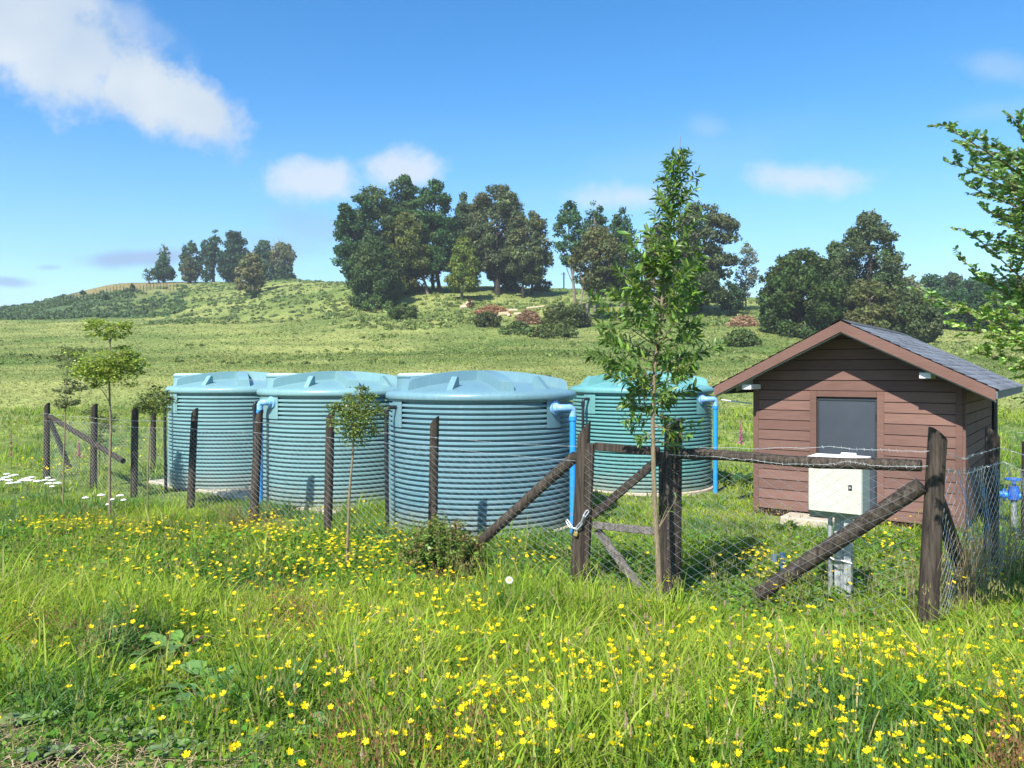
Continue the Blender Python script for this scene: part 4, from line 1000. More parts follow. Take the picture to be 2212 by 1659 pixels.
for i, (a, b_, yt, Y) in enumerate([(2010, 2110, 634, 98), (2075, 2180, 622, 95), (2130, 2240, 628, 92), (2190, 2310, 630, 90)]):
    hill_tree(['dark bush tree above the small pale fence', 'dark full tree behind the right leafy branches', 'dark leaved tree near the right edge of the field', 'dark tree at the right end of the field'][i], a, b_, yt, 718, 720, Y, 'dome', DK, nb=60, leaf=.3, group='dark trees at the edge of the right field', k=3)
# far left hilltop
LY = 197
hill_tree('conical tree with a sparse top alone on the left hilltop', 330, 377, 545, 604, 613, LY, 'cone', GB, nb=34, leaf=.5, group=G4, r=.3, k=6, dens=1.5)
hill_tree('sparse small tree leaning beside the conical tree', 308, 337, 577, 606, 621, LY - 4, 'open', (.05, .06, .04), nb=14, leaf=.4, group=G4, r=.2, k=8, dens=.6)
hill_tree('wispy bare topped tree behind the conical tree', 342, 368, 528, 570, 613, LY + 2, 'open', (.06, .06, .045), nb=12, leaf=.4, group=G4, dens=.45, k=10)
hill_tree('dark tree at the left of the hilltop group', 391, 432, 519, 606, 613, LY, 'dome', GB, nb=36, leaf=.5, group=G4, r=.3)
hill_tree('brown tinged low tree at the left foot of the hilltop group', 390, 424, 552, 606, 613, LY - 3, 'dome', (.06, .06, .036), nb=26, leaf=.45, group=G4)
hill_tree('dark narrow tree second in the hilltop group', 426, 465, 518, 606, 613, LY, 'dome', (.024, .045, .026), nb=34, leaf=.5, group=G4, r=.3)
hill_tree('slim tall tree with bare lower trunk in the hilltop group', 449, 482, 497, 572, 611, LY, 'dome', GB, nb=26, leaf=.5, group=G4, r=.35, xb=461)
hill_tree('largest dark tree of the left hilltop', 472, 539, 500, 607, 613, LY, 'dome', (.02, .038, .024), nb=56, leaf=.5, group=G4, r=.45)
hill_tree('pale brown rounded tree standing down the slope of the left hill', 512, 570, 547, 630, 638, None, 'dome', (.10, .085, .055), nb=42, leaf=.42, group=G4, bark=M_bark)
hill_tree('dark green tree behind the pale brown one', 542, 598, 520, 610, 613, LY + 4, 'dome', (.032, .052, .034), nb=38, leaf=.5, group=G4)
hill_tree('pale grey round crowned tree with dead twigs above', 585, 637, 526, 586, 612, LY, 'round', (.105, .095, .075), nb=36, leaf=.45, group=G4, bark=M_bark)
hill_tree('dark low tree under the pale grey crown', 592, 640, 576, 618, 618, LY - 3, 'dome', DK, nb=30, leaf=.45, group=G4)
dtw = P(600, 560, LY + 1); dt = thing('dead_tree', (dtw.x, dtw.y, h1(dtw.x, dtw.y)), 'bare dead twigs rising above the pale grey tree', 'tree')
mb = MB()
for a in range(7):
    e = P(585 + a * 5 + random.uniform(-3, 3), 508 + random.uniform(0, 14) + 2 * abs(a - 4), LY + 1); mb.tube([P(598, 600, LY + 1), dtw.lerp(e, .5) + Vector((random.uniform(-.6, .6), 0, 0)), e], [.12, .07, .03], 4)
mb.build('trunk', M_bark, dt)
# shrubs and brush on the slope
for lb, a, b_, yt, yb_, cl_ in [('dark brown green round bush below the brush heap', 1024, 1080, 674, 707, (.042, .042, .022)), ('wide olive bush thicket under the two leaning trunks', 1172, 1276, 654, 706, (.052, .058, .026)),
                             ('low green bushes right of the dark round bush', 1074, 1150, 696, 722, (.055, .07, .03)), ('low olive bush below the thicket', 1140, 1250, 700, 730, (.06, .068, .03)),
                             ('low bush left below the foliage of the clump', 840, 905, 655, 690, (.05, .065, .025)), ('short bush before the clump', 776, 850, 645, 672, (.05, .07, .028)),
                             ('bush at the right foot of the tall sapling view', 1566, 1640, 712, 748, (.05, .065, .025)), ('bush on the ridge left of the utility pole', 1150, 1195, 606, 630, (.05, .062, .03)),
                             ('small lone dark bush on the left slope', 540, 558, 630, 645, DK), ('small dark shrub on the bracken slope', 222, 238, 635, 648, DK), ('tiny shrub by the dry brow', 280, 291, 612, 630, (.05, .06, .035)),
                             ('little bush at the end of the small fence', 174, 184, 628, 638, DK), ('reddish dead bush in front of the clump', 1008, 1028, 692 - 46, 668, (.09, .045, .025))]:
    hill_tree(lb, a, b_, yt, yb_, yb_, None, 'dome', cl_, nb=max(8, int((b_ - a) / 2.4)), leaf=.22 if yb_ > 660 else .36, name='shrub', cat='bush', r=.06, k=3, group='shrubs on the slope', brs=(.14, .24))
# felled timber and brush heaps
M_freshcut = plain('fresh_cut_timber', (.42, .34, .21), .8, noise=.3, scale=6)
M_brush = foliage('dry_brush', .1, .8, .1)
def log_piece(x, y, L, r, ang, label):
    Y = hit(x, y, 0, 45, 250) or 100; p = P(x, y, Y); p.z = h1(p.x, p.y) + r * .9; d = Vector((math.cos(ang), math.sin(ang) * .5, .12 * math.sin(ang * 3))).normalized()
    o = MB().tube([p - d * L / 2, p, p + d * L / 2], [r, r * 1.05, r * .95], 8, wob=.1).build('cut_log', M_freshcut, smooth=True, offset=p)
    tag(o, label, 'log', 'cut logs on the slope')
for i, (x, y, L, r, a) in enumerate([(1003, 668, 1.2, .28, .3), (1010, 666, .9, .3, 1.9), (1016, 664, .9, .3, 1.2), (1013, 660, .8, .28, .4), (1018, 657, .7, .25, 2), (1006, 664, .9, .25, .8)]):
    log_piece(x, y, L, r, a, 'pale cut log in the small pile left of the reddish brush heap')
for i, (x, y, L, r, a) in enumerate([(1087, 682, 1.2, .25, .5), (1092, 678, 1.3, .22, .7), (1098, 674, 1.0, .22, .3), (1100, 684, .6, .2, 1.4)]):
    log_piece(x, y, L, r, a, 'pale cut log lying between the two brush heaps')
log_piece(1111, 674, .8, .22, .1, 'single short cut log above the gap between the brush heaps'); log_piece(1118, 683, .9, .24, .2, 'single short cut log beside the right brush heap')
for x, y in ((1588, 694), (1600, 690), (1610, 697), (1618, 700), (1596, 700)): log_piece(x, y, 1.2, .18, random.random() * 3, 'pale cut log on the brush heap right of the tall sapling')
log_piece(1157, 667, 2.6, .17, .6, 'long pale log on top of the right brush heap')
def heap(x0, x1, y0, y1, col, label, n=1500):
    Y = hit((x0 + x1) / 2, y1, 0, 45, 250) or 95; w = (x1 - x0) / FPX * Y; h = (y1 - y0) / FPX * Y * .9; cx = uu((x0 + x1) / 2) * Y
    a = rng.random(n) * 2 * np.pi; q = np.sqrt(rng.random(n)); X = cx + np.cos(a) * q * w / 2; Yp = Y + np.sin(a) * q * w / 3.2
    z = H(X, Yp) + h * (1 - q ** 2) * (.55 + .45 * rng.random(n)) * (.8 + .4 * vnoise(X * 2, Yp * 2, 5)); N = unit(n); d = unit(n); d[:, 2] *= .4
    L = .25 + .35 * rng.random(n); s = np.cross(d, N); s /= np.linalg.norm(s, axis=1)[:, None]; C = np.stack([X, Yp, z], 1)
    V = np.stack([C - d * L[:, None] - s * .04, C - d * L[:, None] + s * .04, C + d * L[:, None]], 1).reshape(-1, 3)
    cc = np.repeat(np.array(col)[None] * (.5 + rng.random(n))[:, None], 3, 0)
    tag(np_object('brush_heap', V, [np.arange(3 * n).reshape(n, 3)], M_brush, col=cc), label, 'brush heap')
heap(1024, 1102, 658, 678, (.30, .17, .09), 'reddish brown dry brush heap on the slope below the clump', 2200)
heap(1114, 1172, 666, 700, (.26, .17, .10), 'brown twig heap left of the olive thicket', 2000)
heap(1575, 1640, 678, 704, (.32, .21, .13), 'pale brown brush heap right of the tall sapling', 1800)

# ------------------------------------------------------------------ leaf shapes near the camera
def leaves(Pt, D, L, W, up=None, fold=.15, droop=.2, rolls=.8):
    """real leaf blades: base points, directions, lengths, widths"""
    n = len(Pt); D = D / (np.linalg.norm(D, axis=1)[:, None] + 1e-9)
    upv = np.tile([0, 0, 1.], (n, 1)) + rolls * rng.normal(size=(n, 3)) if up is None else up
    S = np.cross(D, upv); S /= np.linalg.norm(S, axis=1)[:, None] + 1e-9; N = np.cross(S, D)
    L_, W_ = L[:, None], W[:, None]
    b0 = Pt; m1 = Pt + D * L_ * .4 - N * L_ * droop * .10; m2 = Pt + D * L_ * .75 - N * L_ * droop * .4; tip = Pt + D * L_ - N * L_ * droop
    V = np.stack([b0, m1 + S * W_ * .5 + N * W_ * fold, m1, m1 - S * W_ * .5 + N * W_ * fold, m2 + S * W_ * .38 + N * W_ * fold * .7, m2, m2 - S * W_ * .38 + N * W_ * fold * .7, tip], 1).reshape(-1, 3)
    o = (np.arange(n) * 8)[:, None]
    T = np.concatenate([o + [0, 2, 1], o + [0, 3, 2], o + [4, 5, 7], o + [5, 6, 7]]); Q = np.concatenate([o + [1, 2, 5, 4], o + [2, 3, 6, 5]])
    return V, T, Q
def leafcol(n, col, var=.25, hue=.12):
    c = np.array(col)[None] * (1 + var * (rng.random(n) * 2 - 1))[:, None] * (1 + hue * rng.normal(size=(n, 3)))
    return np.clip(c, .004, 1)
def leaf_object(name, parent, Pt, D, L, W, col, mat=None, **k):
    V, T, Q = leaves(np.array(Pt), np.array(D), np.array(L), np.array(W), **k)
    return np_object(name, V, [T, Q], mat or M_leafgloss, parent, col=np.repeat(col, 8, 0))

# tall sapling with lance shaped leaves by the gate
SY_ = 7.05
spts = [P(x, y, SY_) for x, y in ((1428, 1320), (1421, 1200), (1414, 1080), (1411, 980), (1410, 900), (1414, 800), (1424, 700), (1436, 600), (1447, 500), (1457, 410), (1466, 340), (1471, 292))]
spts[0].z = h1(spts[0].x, spts[0].y) - .1
tall = thing('sapling', (spts[0].x, spts[0].y, spts[0].z + .1), 'tall slender sapling with long glossy leaves in front of the gate', 'sapling')
def stem_at(zy):   # point of the stem at photo height
    for i in range(len(spts) - 1):
        z = CAMZ - (zy - CY) / FPX * SY_
        if spts[i].z <= z <= spts[i + 1].z: return spts[i].lerp(spts[i + 1], (z - spts[i].z) / (spts[i + 1].z - spts[i].z))
    return spts[-1].copy()
br = MB(); br.tube(spts, [.030, .026, .023, .021, .019, .017, .015, .012, .009, .006, .004, .002], 10); LP = []; LD = []; LL = []; LW = []
def put_leaf(p, d, L, w): LP.append(tuple(p)); LD.append(tuple(d)); LL.append(L); LW.append(w)
def branch(p0, d, length, curve_up, leafL, nl, dense_end=1.0):
    d = Vector(d).normalized(); pts = []; p = Vector(p0)
    for i in range(7):
        pts.append(p.copy()); d = (d + UZ * curve_up / 6 + Vector((random.uniform(-1, 1), random.uniform(-1, 1), random.uniform(-1, 1))) * .06).normalized(); p = p + d * length / 6
    br.tube(pts, [.0065 - .0009 * i for i in range(7)], 5)
    for k in range(nl):
        t = (k + .5) / nl; t = t ** (1 / (1 + dense_end * .6)); f = t * 6; i = min(int(f), 5); q = pts[i].lerp(pts[i + 1], f - i); ax = (pts[i + 1] - pts[i]).normalized()
        a = k * 2.4 + random.random() * .5; s = ax.orthogonal().normalized(); b2 = ax.cross(s); ld = ax * random.uniform(.35, .8) + (s * math.cos(a) + b2 * math.sin(a)) * .8 + UZ * random.uniform(-.25, .25)
        l = leafL * random.uniform(.65, 1.15); put_leaf(q, ld, l, l * random.uniform(.23, .32))
hw_prof = [(292, 8), (330, 36), (380, 52), (430, 66), (480, 76), (540, 72), (580, 92), (640, 128), (700, 148), (760, 142), (810, 104), (850, 82), (880, 62)]
def hwid(y): return float(np.interp(y, [a for a, _ in hw_prof], [b for _, b in hw_prof]))
for i in range(86):
    y = 330 + 545 * (i + random.random()) / 86; wpx = hwid(y - 25) * random.uniform(.55, 1.1)
    a = i * 2.4 + random.random() * .6; reach = wpx / FPX * SY_; el = 1.0 if y < 560 else (.75 if y < 720 else .35)
    p0 = stem_at(y + reach * el / SY_ * FPX * .55); L = reach * math.sqrt(1 + el * el)
    low = y > 560
    branch(p0, (math.cos(a), math.sin(a), el * .85), L, .12 if y < 700 else .0, .088 if y < 500 else .105, int(15 + (25 if low else 9) * random.random() + L * (36 if low else 20)), 2.2 if low else .5)
for i in range(230):
    y = random.uniform(330, 850); p = stem_at(y); a = random.random() * 6.28; put_leaf(p, (math.cos(a), math.sin(a), random.uniform(.2, 1.1)), .10 * random.uniform(.7, 1.2), .03)
for x, y, L in ((1365, 912, .14), (1352, 895, .1), (1395, 880, .1), (1452, 925, .16), (1480, 930, .14), (1500, 905, .16), (1465, 960, .1), (1440, 905, .12), (1378, 945, .1)):
    e = P(x, y, SY_ - random.uniform(-.15, .15)); s = stem_at(min(y + 20, 1000) - 30); d = e - s
    branch(s, d, d.length * 1.1, -.25, .095, 22, 2.0)
for x, y in ((1446, 1085), (1462, 1060)):
    s = stem_at(1148); e = P(x, y + 20, SY_); branch(s, e - s, (e - s).length * 1.1, .2, .08, 4, 2)
br.build('trunk', M_sapbark, tall, smooth=True)
n = len(LP); lc = leafcol(n, (.100, .178, .036), .5, .08)
yl = rng.random(n) < .10; lc[yl] = lc[yl] * np.array([2.0, 1.7, 1.0])
leaf_object('crown', tall, LP, LD, LL, LW, lc, fold=.18, droop=.22)

# small saplings with layered small leaves
def spray_leaves(centres, n_per, spread, leafL, flat=.25):
    Pt = []; D = []; L = []
    for c, sp in zip(centres, spread):
        m = int(n_per * sp * sp * 62) + 28
        d = rng.normal(size=(m, 3)) * np.array([1, 1, flat]) * sp * .55
        Pt.append(np.array(c)[None] + d); dd = d / (np.linalg.norm(d, axis=1)[:, None] + 1e-6) + .7 * rng.normal(size=(m, 3)); dd[:, 2] *= .5; D.append(dd); L.append(leafL * (.6 + .7 * rng.random(m)))
    return np.concatenate(Pt), np.concatenate(D), np.concatenate(L)
def small_sapling(label, stem, Y, sprays, col, leafL=.035, r=.02, n_per=60, flat=.25, dark=None):
    pts = [P(x, y, Y) for x, y in stem]; pts[0].z = h1(pts[0].x, pts[0].y) - .05
    root = thing('sapling', (pts[0].x, pts[0].y, pts[0].z + .05), label, 'sapling', None)
    m = MB(); k = len(pts); m.tube(pts, [r * (1 - .75 * i / (k - 1)) for i in range(k)], 8)
    cen = []; spr = []
    for x, y, rad, dy in sprays:
        e = P(x, y, Y + dy); rr = rad / FPX * Y
        s = min(pts, key=lambda q: (q - e).length + max(0, q.z - e.z) * 2); m.tube([s, s.lerp(e, .5) + UZ * .03, e], [r * .35, r * .25, r * .1], 5)
        cen.append(tuple(e)); spr.append(rr)
    m.build('trunk', M_sapbark, root, smooth=True)
    cen, spr = list(cen), list(spr)
    for c, r_ in list(zip(cen, spr)):
        for _ in range(3):
            a = random.random() * 6.28; cen.append((c[0] + math.cos(a) * r_ * 1.1, c[1] + math.sin(a) * r_ * 1.1, c[2] + random.uniform(-.5, .6) * r_)); spr.append(r_ * random.uniform(.22, .45))
    Pt, D, L = spray_leaves(cen, n_per, spr, leafL, flat); n = len(Pt)
    leaf_object('crown', root, Pt, D, L * .98, L * .6, leafcol(n, np.array(col) * 2.35, .45, .08), fold=.12, droop=.1, rolls=.5)
small_sapling('lollipop shaped small sapling in front of the middle tank', [(748, 1190), (755, 1060), (762, 985), (764, 940), (768, 890), (776, 850), (786, 828)], 8.9,
              [(768, 950, 22, 0), (762, 930, 34, .05), (775, 918, 36, -.1), (752, 905, 34, .1), (788, 900, 34, 0), (770, 885, 36, -.15), (750, 880, 24, 0), (796, 878, 24, .1), (738, 893, 16, .05), (724, 880, 12, 0), (776, 865, 26, 0), (790, 856, 16, 0), (784, 842, 9, 0), (805, 890, 14, 0)], (.066, .088, .020), .032, .017, 130, .62)
small_sapling('tallest of the left saplings with a flat parasol crown and forked top', [(237, 1070), (237, 1000), (240, 930), (237, 870), (236, 815), (239, 775), (238, 740), (239, 715)], 12.4,
              [(215, 700, 22, 0), (196, 706, 14, .1), (222, 722, 18, .1), (252, 712, 20, 0), (262, 702, 14, -.1), (245, 727, 14, 0), (270, 708, 8, 0), (272, 758, 16, 0), (288, 765, 10, .1), (260, 752, 12, .2),
               (236, 778, 42, 0), (210, 785, 38, -.2), (255, 785, 38, .25), (222, 800, 44, .1), (262, 800, 34, 0), (196, 798, 28, -.1), (280, 790, 28, 0), (296, 802, 14, 0), (186, 808, 16, 0), (240, 815, 36, -.2), (222, 822, 24, 0), (212, 834, 10, 0)], (.105, .135, .022), .042, .024, 95, .30)
small_sapling('thin sparse sapling at the far left with ragged leaf tufts', [(136, 1045), (138, 980), (140, 930), (141, 880), (143, 830), (147, 790), (150, 756)], 13.6,
              [(152, 757, 16, 0), (164, 760, 12, .1), (140, 770, 18, 0), (128, 773, 10, .1), (158, 775, 16, 0), (148, 790, 16, -.1), (146, 806, 18, 0), (140, 840, 12, 0), (134, 845, 14, .1), (150, 826, 10, 0), (166, 836, 14, .1), (135, 868, 14, 0), (150, 868, 18, .1), (160, 870, 12, 0), (128, 878, 10, 0), (176, 838, 8, 0)], (.058, .070, .030), .04, .016, 60, .4)
small_sapling('short sapling with foliage hidden behind the second left fence post', [(214, 1035), (215, 980), (216, 930), (216, 890)], 17.0,
              [(214, 885, 14, 0), (200, 900, 16, 0), (228, 905, 16, .1), (236, 910, 14, 0), (206, 920, 16, -.1), (225, 930, 16, 0), (205, 945, 12, 0), (232, 918, 16, 0), (190, 890, 10, 0), (222, 950, 12, 0)], (.07, .09, .03), .045, .016, 50, .4)
small_sapling('bushy headed thin sapling beside the farthest left tank', [(318, 1060), (320, 1000), (324, 930), (330, 890), (338, 865)], 12.6,
              [(338, 860, 26, 0), (346, 850, 18, .1), (330, 872, 26, -.1), (350, 872, 22, 0), (318, 870, 14, 0), (345, 885, 20, 0), (328, 886, 18, .1), (355, 858, 12, 0), (305, 868, 9, 0), (340, 838, 8, 0), (312, 880, 8, 0)], (.082, .100, .028), .036, .014, 90, .4)

# tree just outside the right edge, its branches hang into the picture
rt = Vector((3.98, 5.28, 0)); rt.z = h1(rt.x, rt.y)
rtree = thing('broadleaf_tree', rt, 'small leaved tree at the right edge, its branches reaching into view', 'tree')
rb2 = MB(); trunk_pts = [rt - UZ * .2, rt + Vector((-.02, 0, .8)), rt + Vector((.03, .05, 1.6)), rt + Vector((-.05, 0, 2.6)), rt + Vector((-.1, -.05, 3.4)), rt + Vector((-.12, 0, 4.1))]
rb2.tube(trunk_pts, [.06, .052, .045, .036, .022, .01], 10)
rb3 = rb2; cen = []; spr = []; Pt = []; D = []; L = []
def rspray(x0, y0, x1, y1, Y0, Y1, nleaf, wid, leafL=.038):
    a, b_ = P(x0, y0, Y0), P(x1, y1, Y1); mid = a.lerp(b_, .5) + UZ * .04
    pts = [a, a.lerp(mid, .5), mid, mid.lerp(b_, .5), b_]; rb3.tube(pts, [.010, .008, .006, .004, .0015], 5)
    ax = (b_ - a)
    k_t = max(5, int(ax.length / .05))
    for j in range(k_t):
        t = (j + random.random()) / k_t; f = t * 4; i = min(int(f), 3); q = pts[i].lerp(pts[i + 1], f - i); sd = (1 if j % 2 else -1)
        s = ax.normalized().cross(UZ).normalized() * sd; td = (ax.normalized() * random.uniform(.4, .9) + s * random.uniform(.3, 1) + UZ * random.uniform(-.35, .5)).normalized(); tl = wid * (1 - .55 * t) * random.uniform(.5, 1.2)
        e = q + td * tl; rb3.tube([q, q.lerp(e, .5) + UZ * .01, e], [.004, .003, .001], 4)
        m = int(2.4 * nleaf * tl / wid)
        for kk in range(m):
            tt = (kk + .5) / m; pp = q.lerp(e, tt); ld = td * .7 + td.cross(UZ) * (1 if kk % 2 else -1) * .8 + Vector((random.uniform(-.4, .4), random.uniform(-.4, .4), random.uniform(-.3, .5)))
            Pt.append(tuple(pp)); D.append(tuple(ld)); L.append(leafL * random.uniform(.7, 1.25))
ty = 5.2
for a in [(2340, 470, 2035, 268, 5.3, 5.0), (2330, 440, 2190, 256, 5.3, 5.2), (2340, 500, 2062, 350, 5.3, 5.2), (2330, 520, 2085, 400, 5.3, 5.0), (2320, 560, 2120, 450, 5.3, 5.1), (2320, 600, 2140, 510, 5.3, 5.2), (2330, 420, 2110, 300, 5.3, 5.4), (2340, 450, 2215, 330, 5.2, 4.9), (2340, 520, 2180, 420, 5.2, 4.9), (2340, 560, 2205, 540, 5.2, 5.0),
          (2330, 480, 2075, 312, 5.35, 5.5), (2340, 540, 2150, 470, 5.4, 5.6), (2350, 400, 2215, 300, 5.3, 5.3), (2340, 500, 2120, 360, 5.1, 4.8), (2330, 610, 2190, 490, 5.0, 4.9), (2350, 470, 2160, 330, 5.2, 5.1)]:
    rspray(a[0] - 20, a[1], a[2], a[3], a[4], a[5], 15, .24)
for a in [(2340, 800, 2010, 640, 5.2, 5.0), (2330, 720, 2095, 500, 5.3, 5.2), (2320, 760, 2075, 560, 5.3, 5.3), (2330, 790, 2050, 700, 5.1, 4.9), (2320, 830, 2100, 760, 5.1, 4.9), (2330, 760, 2140, 640, 5.2, 5.0), (2340, 720, 2170, 600, 5.2, 5.2), (2340, 780, 1990, 630, 5.3, 5.4), (2340, 800, 2140, 720, 5.0, 4.8), (2350, 830, 2180, 790, 5.0, 4.8), (2340, 740, 2110, 600, 5.4, 5.5), (2350, 760, 2190, 680, 5.1, 4.9), (2345, 700, 2180, 610, 5.3, 5.3), (2340, 740, 2020, 660, 5.4, 5.6), (2350, 790, 2170, 740, 5.2, 5.0)]:
    rspray(a[0] - 20, a[1], a[2], a[3], a[4], a[5], 13, .22)
for a in range(46):   # the rest of the crown, outside the picture
    an = random.random() * 6.28; z0 = random.uniform(1.6, 3.9); q = rt + UZ * z0; e = q + Vector((abs(math.cos(an)) * 1.1 + .1, math.sin(an) * 1.2, random.uniform(.0, .7)))
    pa = (q.x / q.y * FPX + CX, CY - (q.z - CAMZ) / q.y * FPX); pb = (e.x / e.y * FPX + CX, CY - (e.z - CAMZ) / e.y * FPX)
    rspray(pa[0], pa[1], pb[0], pb[1], q.y, e.y, 10, .26)
rb3.build('trunk', M_sapbark, rtree, smooth=True)
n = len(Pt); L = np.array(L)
leaf_object('crown', rtree, Pt, D, L, L * .6, leafcol(n, (.22, .33, .085), .5, .08) * np.where(rng.random(n) < .16, 1.7, 1.)[:, None] * np.where(np.array(Pt)[:, 2] > 2.75, .80, 1.08)[:, None] * np.where((np.array(Pt)[:, 2] > 2.75)[:, None], np.array((.9, 1., 1.35)), np.ones(3)), fold=.12, droop=.15, rolls=.8)  # some leaves coloured paler at random to stand in for sun glints

# ------------------------------------------------------------------ meadow grass
def footprint_clear(X, Y):
    ok = np.ones(len(X), bool)
    for c in (T1, T2, T3, T4): ok &= (X - c[0]) ** 2 + (Y - c[1]) ** 2 > (TR + .10) ** 2
    a = (X - HA.x) * hm.x + (Y - HA.y) * hm.y; d = (X - HA.x) * hb.x + (Y - HA.y) * hb.y
    ok &= ~((a > -.08) & (a < HW + .08) & (d > -.08) & (d < HD + .1))
    ok &= ~((a > .3) & (a < 1.7) & (d > -.7) & (d < 0))
    return ok
PAL = np.array([(.180, .295, .026), (.255, .355, .038), (.105, .205, .024), (.125, .235, .075), (.345, .40, .075), (.46, .40, .20), (.24, .18, .08)])
def blades(name, X, Y, h, w, lean, col, segs, mat=None, zoff=0.0, az=None, faceaz=None, parent=None, laz=None):
    n = len(X); Z = H(X, Y) - .02 + zoff
    az = rng.random(n) * 2 * np.pi if az is None else az
    la = az if laz is None else laz
    fa = np.where(rng.random(n) < .62, math.atan2(SY, SX) + np.pi / 2 + .55 * rng.normal(size=n), az + np.pi / 2 + .6 * rng.normal(size=n)) if faceaz is None else faceaz
    dx, dy = np.cos(la), np.sin(la); sx, sy = np.cos(fa), np.sin(fa)
    ts = {3: [0, .38, .74], 2: [0, .5], 1: [0]}[segs]; wf = {3: [.75, 1, .72], 2: [.85, .9], 1: [1]}[segs]
    lv = []
    for t, f in zip(ts + [1.0], wf + [0]):
        hh = h * (t - lean * .45 * t ** 2.2); oo = h * lean * t ** 1.9
        px, py, pz = X + dx * oo, Y + dy * oo, Z + np.maximum(hh, .01 * t)
        if f > 0:
            lv.append(np.stack([px - sx * w * f / 2, py - sy * w * f / 2, pz], 1)); lv.append(np.stack([px + sx * w * f / 2, py + sy * w * f / 2, pz], 1))
        else: lv.append(np.stack([px, py, pz], 1))
    m = len(lv); V = np.stack(lv, 1).reshape(-1, 3); o = (np.arange(n) * m)[:, None]
    Q = [o + [2 * k, 2 * k + 1, 2 * k + 3, 2 * k + 2] for k in range(len(ts) - 1)]; k = 2 * (len(ts) - 1); T = o + [k, k + 1, k + 2]
    return V, Q, T, np.repeat(col, m, 0)
def sample(n, y0, y1, umax=.80, pw=1.0):
    Y = (y0 ** (2 * pw) + (y1 ** (2 * pw) - y0 ** (2 * pw)) * rng.random(n)) ** (1 / (2 * pw)); X = (rng.random(n) * 2 - 1) * (umax * Y + .9)
    return X, Y
def pal_pick(X, Y, n, straw=.04):
    f = .5 + 1.5 * (fbm(X / .9, Y / .9, 51) - .5) + .10 * rng.normal(size=n); c = np.empty((n, 3))
    k = np.digitize(f, [.28, .38, .50, .62, .70]); order = np.array([3, 2, 0, 1, 4, 1])
    c = PAL[order[k]]
    s = rng.random(n); c = np.where((s < straw)[:, None], PAL[5], c); c = np.where(((s > straw) & (s < straw * 1.3))[:, None], PAL[6], c)
    return c * (.75 + .5 * rng.random(n))[:, None]
allV = []; allQ = []; allT = []; allC = []; voff = 0
def push(r):
    global voff
    V, Q, T, C_ = r; allV.append(V); allC.append(C_); allT.append(T + voff)
    for q in Q: allQ.append(q + voff)
    voff += len(V)
DOCKS = [(x, y, hit(x, y, .12, 1.8, 40)) for x, y in ((385, 1385), (470, 1440), (425, 1470), (340, 1400), (700, 1545))]
def meadow_h(X, Y):
    k = np.clip(.5 + 1.6 * (fbm(X / 1.1, Y / 1.1, 61) - .5) + .5, .45, 1.6)
    _, _, dirt = ground_zone(X, Y)
    lowl = np.clip(1.5 * (1 - ((X + 2.1) / 1.75) ** 2 - ((Y - 2.9) / 1.2) ** 2), 0, 1)
    for dx_, dy_, dY in DOCKS: k = k * (1 - .65 * np.exp(-(((X - uu(dx_) * dY) / .24) ** 2 + ((Y - dY + .18) / .42) ** 2)))
    fd = (Y - (8.97 - .8 * X)) / 1.28                     # distance behind the front fence line
    worn = np.clip(1 - np.abs(fd + .45) / 1.1, 0, 1) * np.clip((X - .1) / .5, 0, 1)
    inside = np.clip((fd + .1) / .4, 0, 1) * np.clip((X - .3) / .6, 0, 1) * np.clip((16 - Y) / 2, 0, 1)
    return k * (1 - .82 * lowl) * (1 - .8 * dirt) * (1 - .66 * worn) * (1 - .4 * inside * (1 - worn))
def ring(nt_, per, ns, y0, y1, hb_, wb, segs, straw=.04, pw=1.0):
    # tussocks
    TX, TY = sample(nt_, y0, y1, pw=pw); ti = np.repeat(np.arange(nt_), per); n = len(ti); sp = (.05 + .07 * rng.random(nt_)) * (1 + y0 / 14)
    a = rng.random(n) * 2 * np.pi; q = np.abs(rng.normal(size=n)) * sp[ti]; X = TX[ti] + np.cos(a) * q; Y = TY[ti] + np.sin(a) * q
    hs = (.65 + .95 * rng.random(nt_) ** 2)[ti]
    sX, sY = sample(ns, y0, y1, pw=pw); X = np.concatenate([X, sX]); Y = np.concatenate([Y, sY]); az = np.concatenate([a + .5 * rng.normal(size=n), rng.random(ns) * 6.283]); hs = np.concatenate([hs, np.full(ns, .8)])
    tc_ = np.concatenate([rng.normal(size=nt_)[ti] * .12, rng.normal(size=ns) * .1])
    _, _, dirt = ground_zone(X, Y)
    keep = footprint_clear(X, Y) & (rng.random(len(X)) > dirt * .93); X, Y, az, hs, tc_ = X[keep], Y[keep], az[keep], hs[keep], tc_[keep]; n = len(X)
    h = hb_ * hs * meadow_h(X, Y) * (.55 + .75 * rng.random(n)); w = wb * (.6 + .8 * rng.random(n)); lean = np.clip(.32 + .70 * rng.random(n) ** 1.5 + .15 * rng.normal(size=n), .02, .95)
    c = pal_pick(X, Y, n, straw) * (1 + tc_)[:, None]
    push(blades('', X, Y, h, w, lean, c, segs, az=az))
ring(3200, 28, 58000, 1.9, 7.0, .30, .0092, 3, .022)
ring(1900, 22, 46000, 7.0, 14, .25, .013, 2, .025)
ring(700, 16, 42000, 14, 30, .24, .022, 2, .04)
grass_parts = []
def flush(name, label, mat=None, cat='grass'):
    global voff, allV, allQ, allT, allC
    o = np_object(name, np.concatenate(allV), [np.concatenate(allQ), np.concatenate(allT)] if allQ else [np.concatenate(allT)], mat or M_grass, col=np.clip(np.concatenate(allC), .004, 1))
    tag(o, label, cat, kind='stuff'); allV, allQ, allT, allC, voff = [], [], [], [], 0
    return o
flush('meadow_grass', 'long bright green meadow grass around the fence and in the foreground')
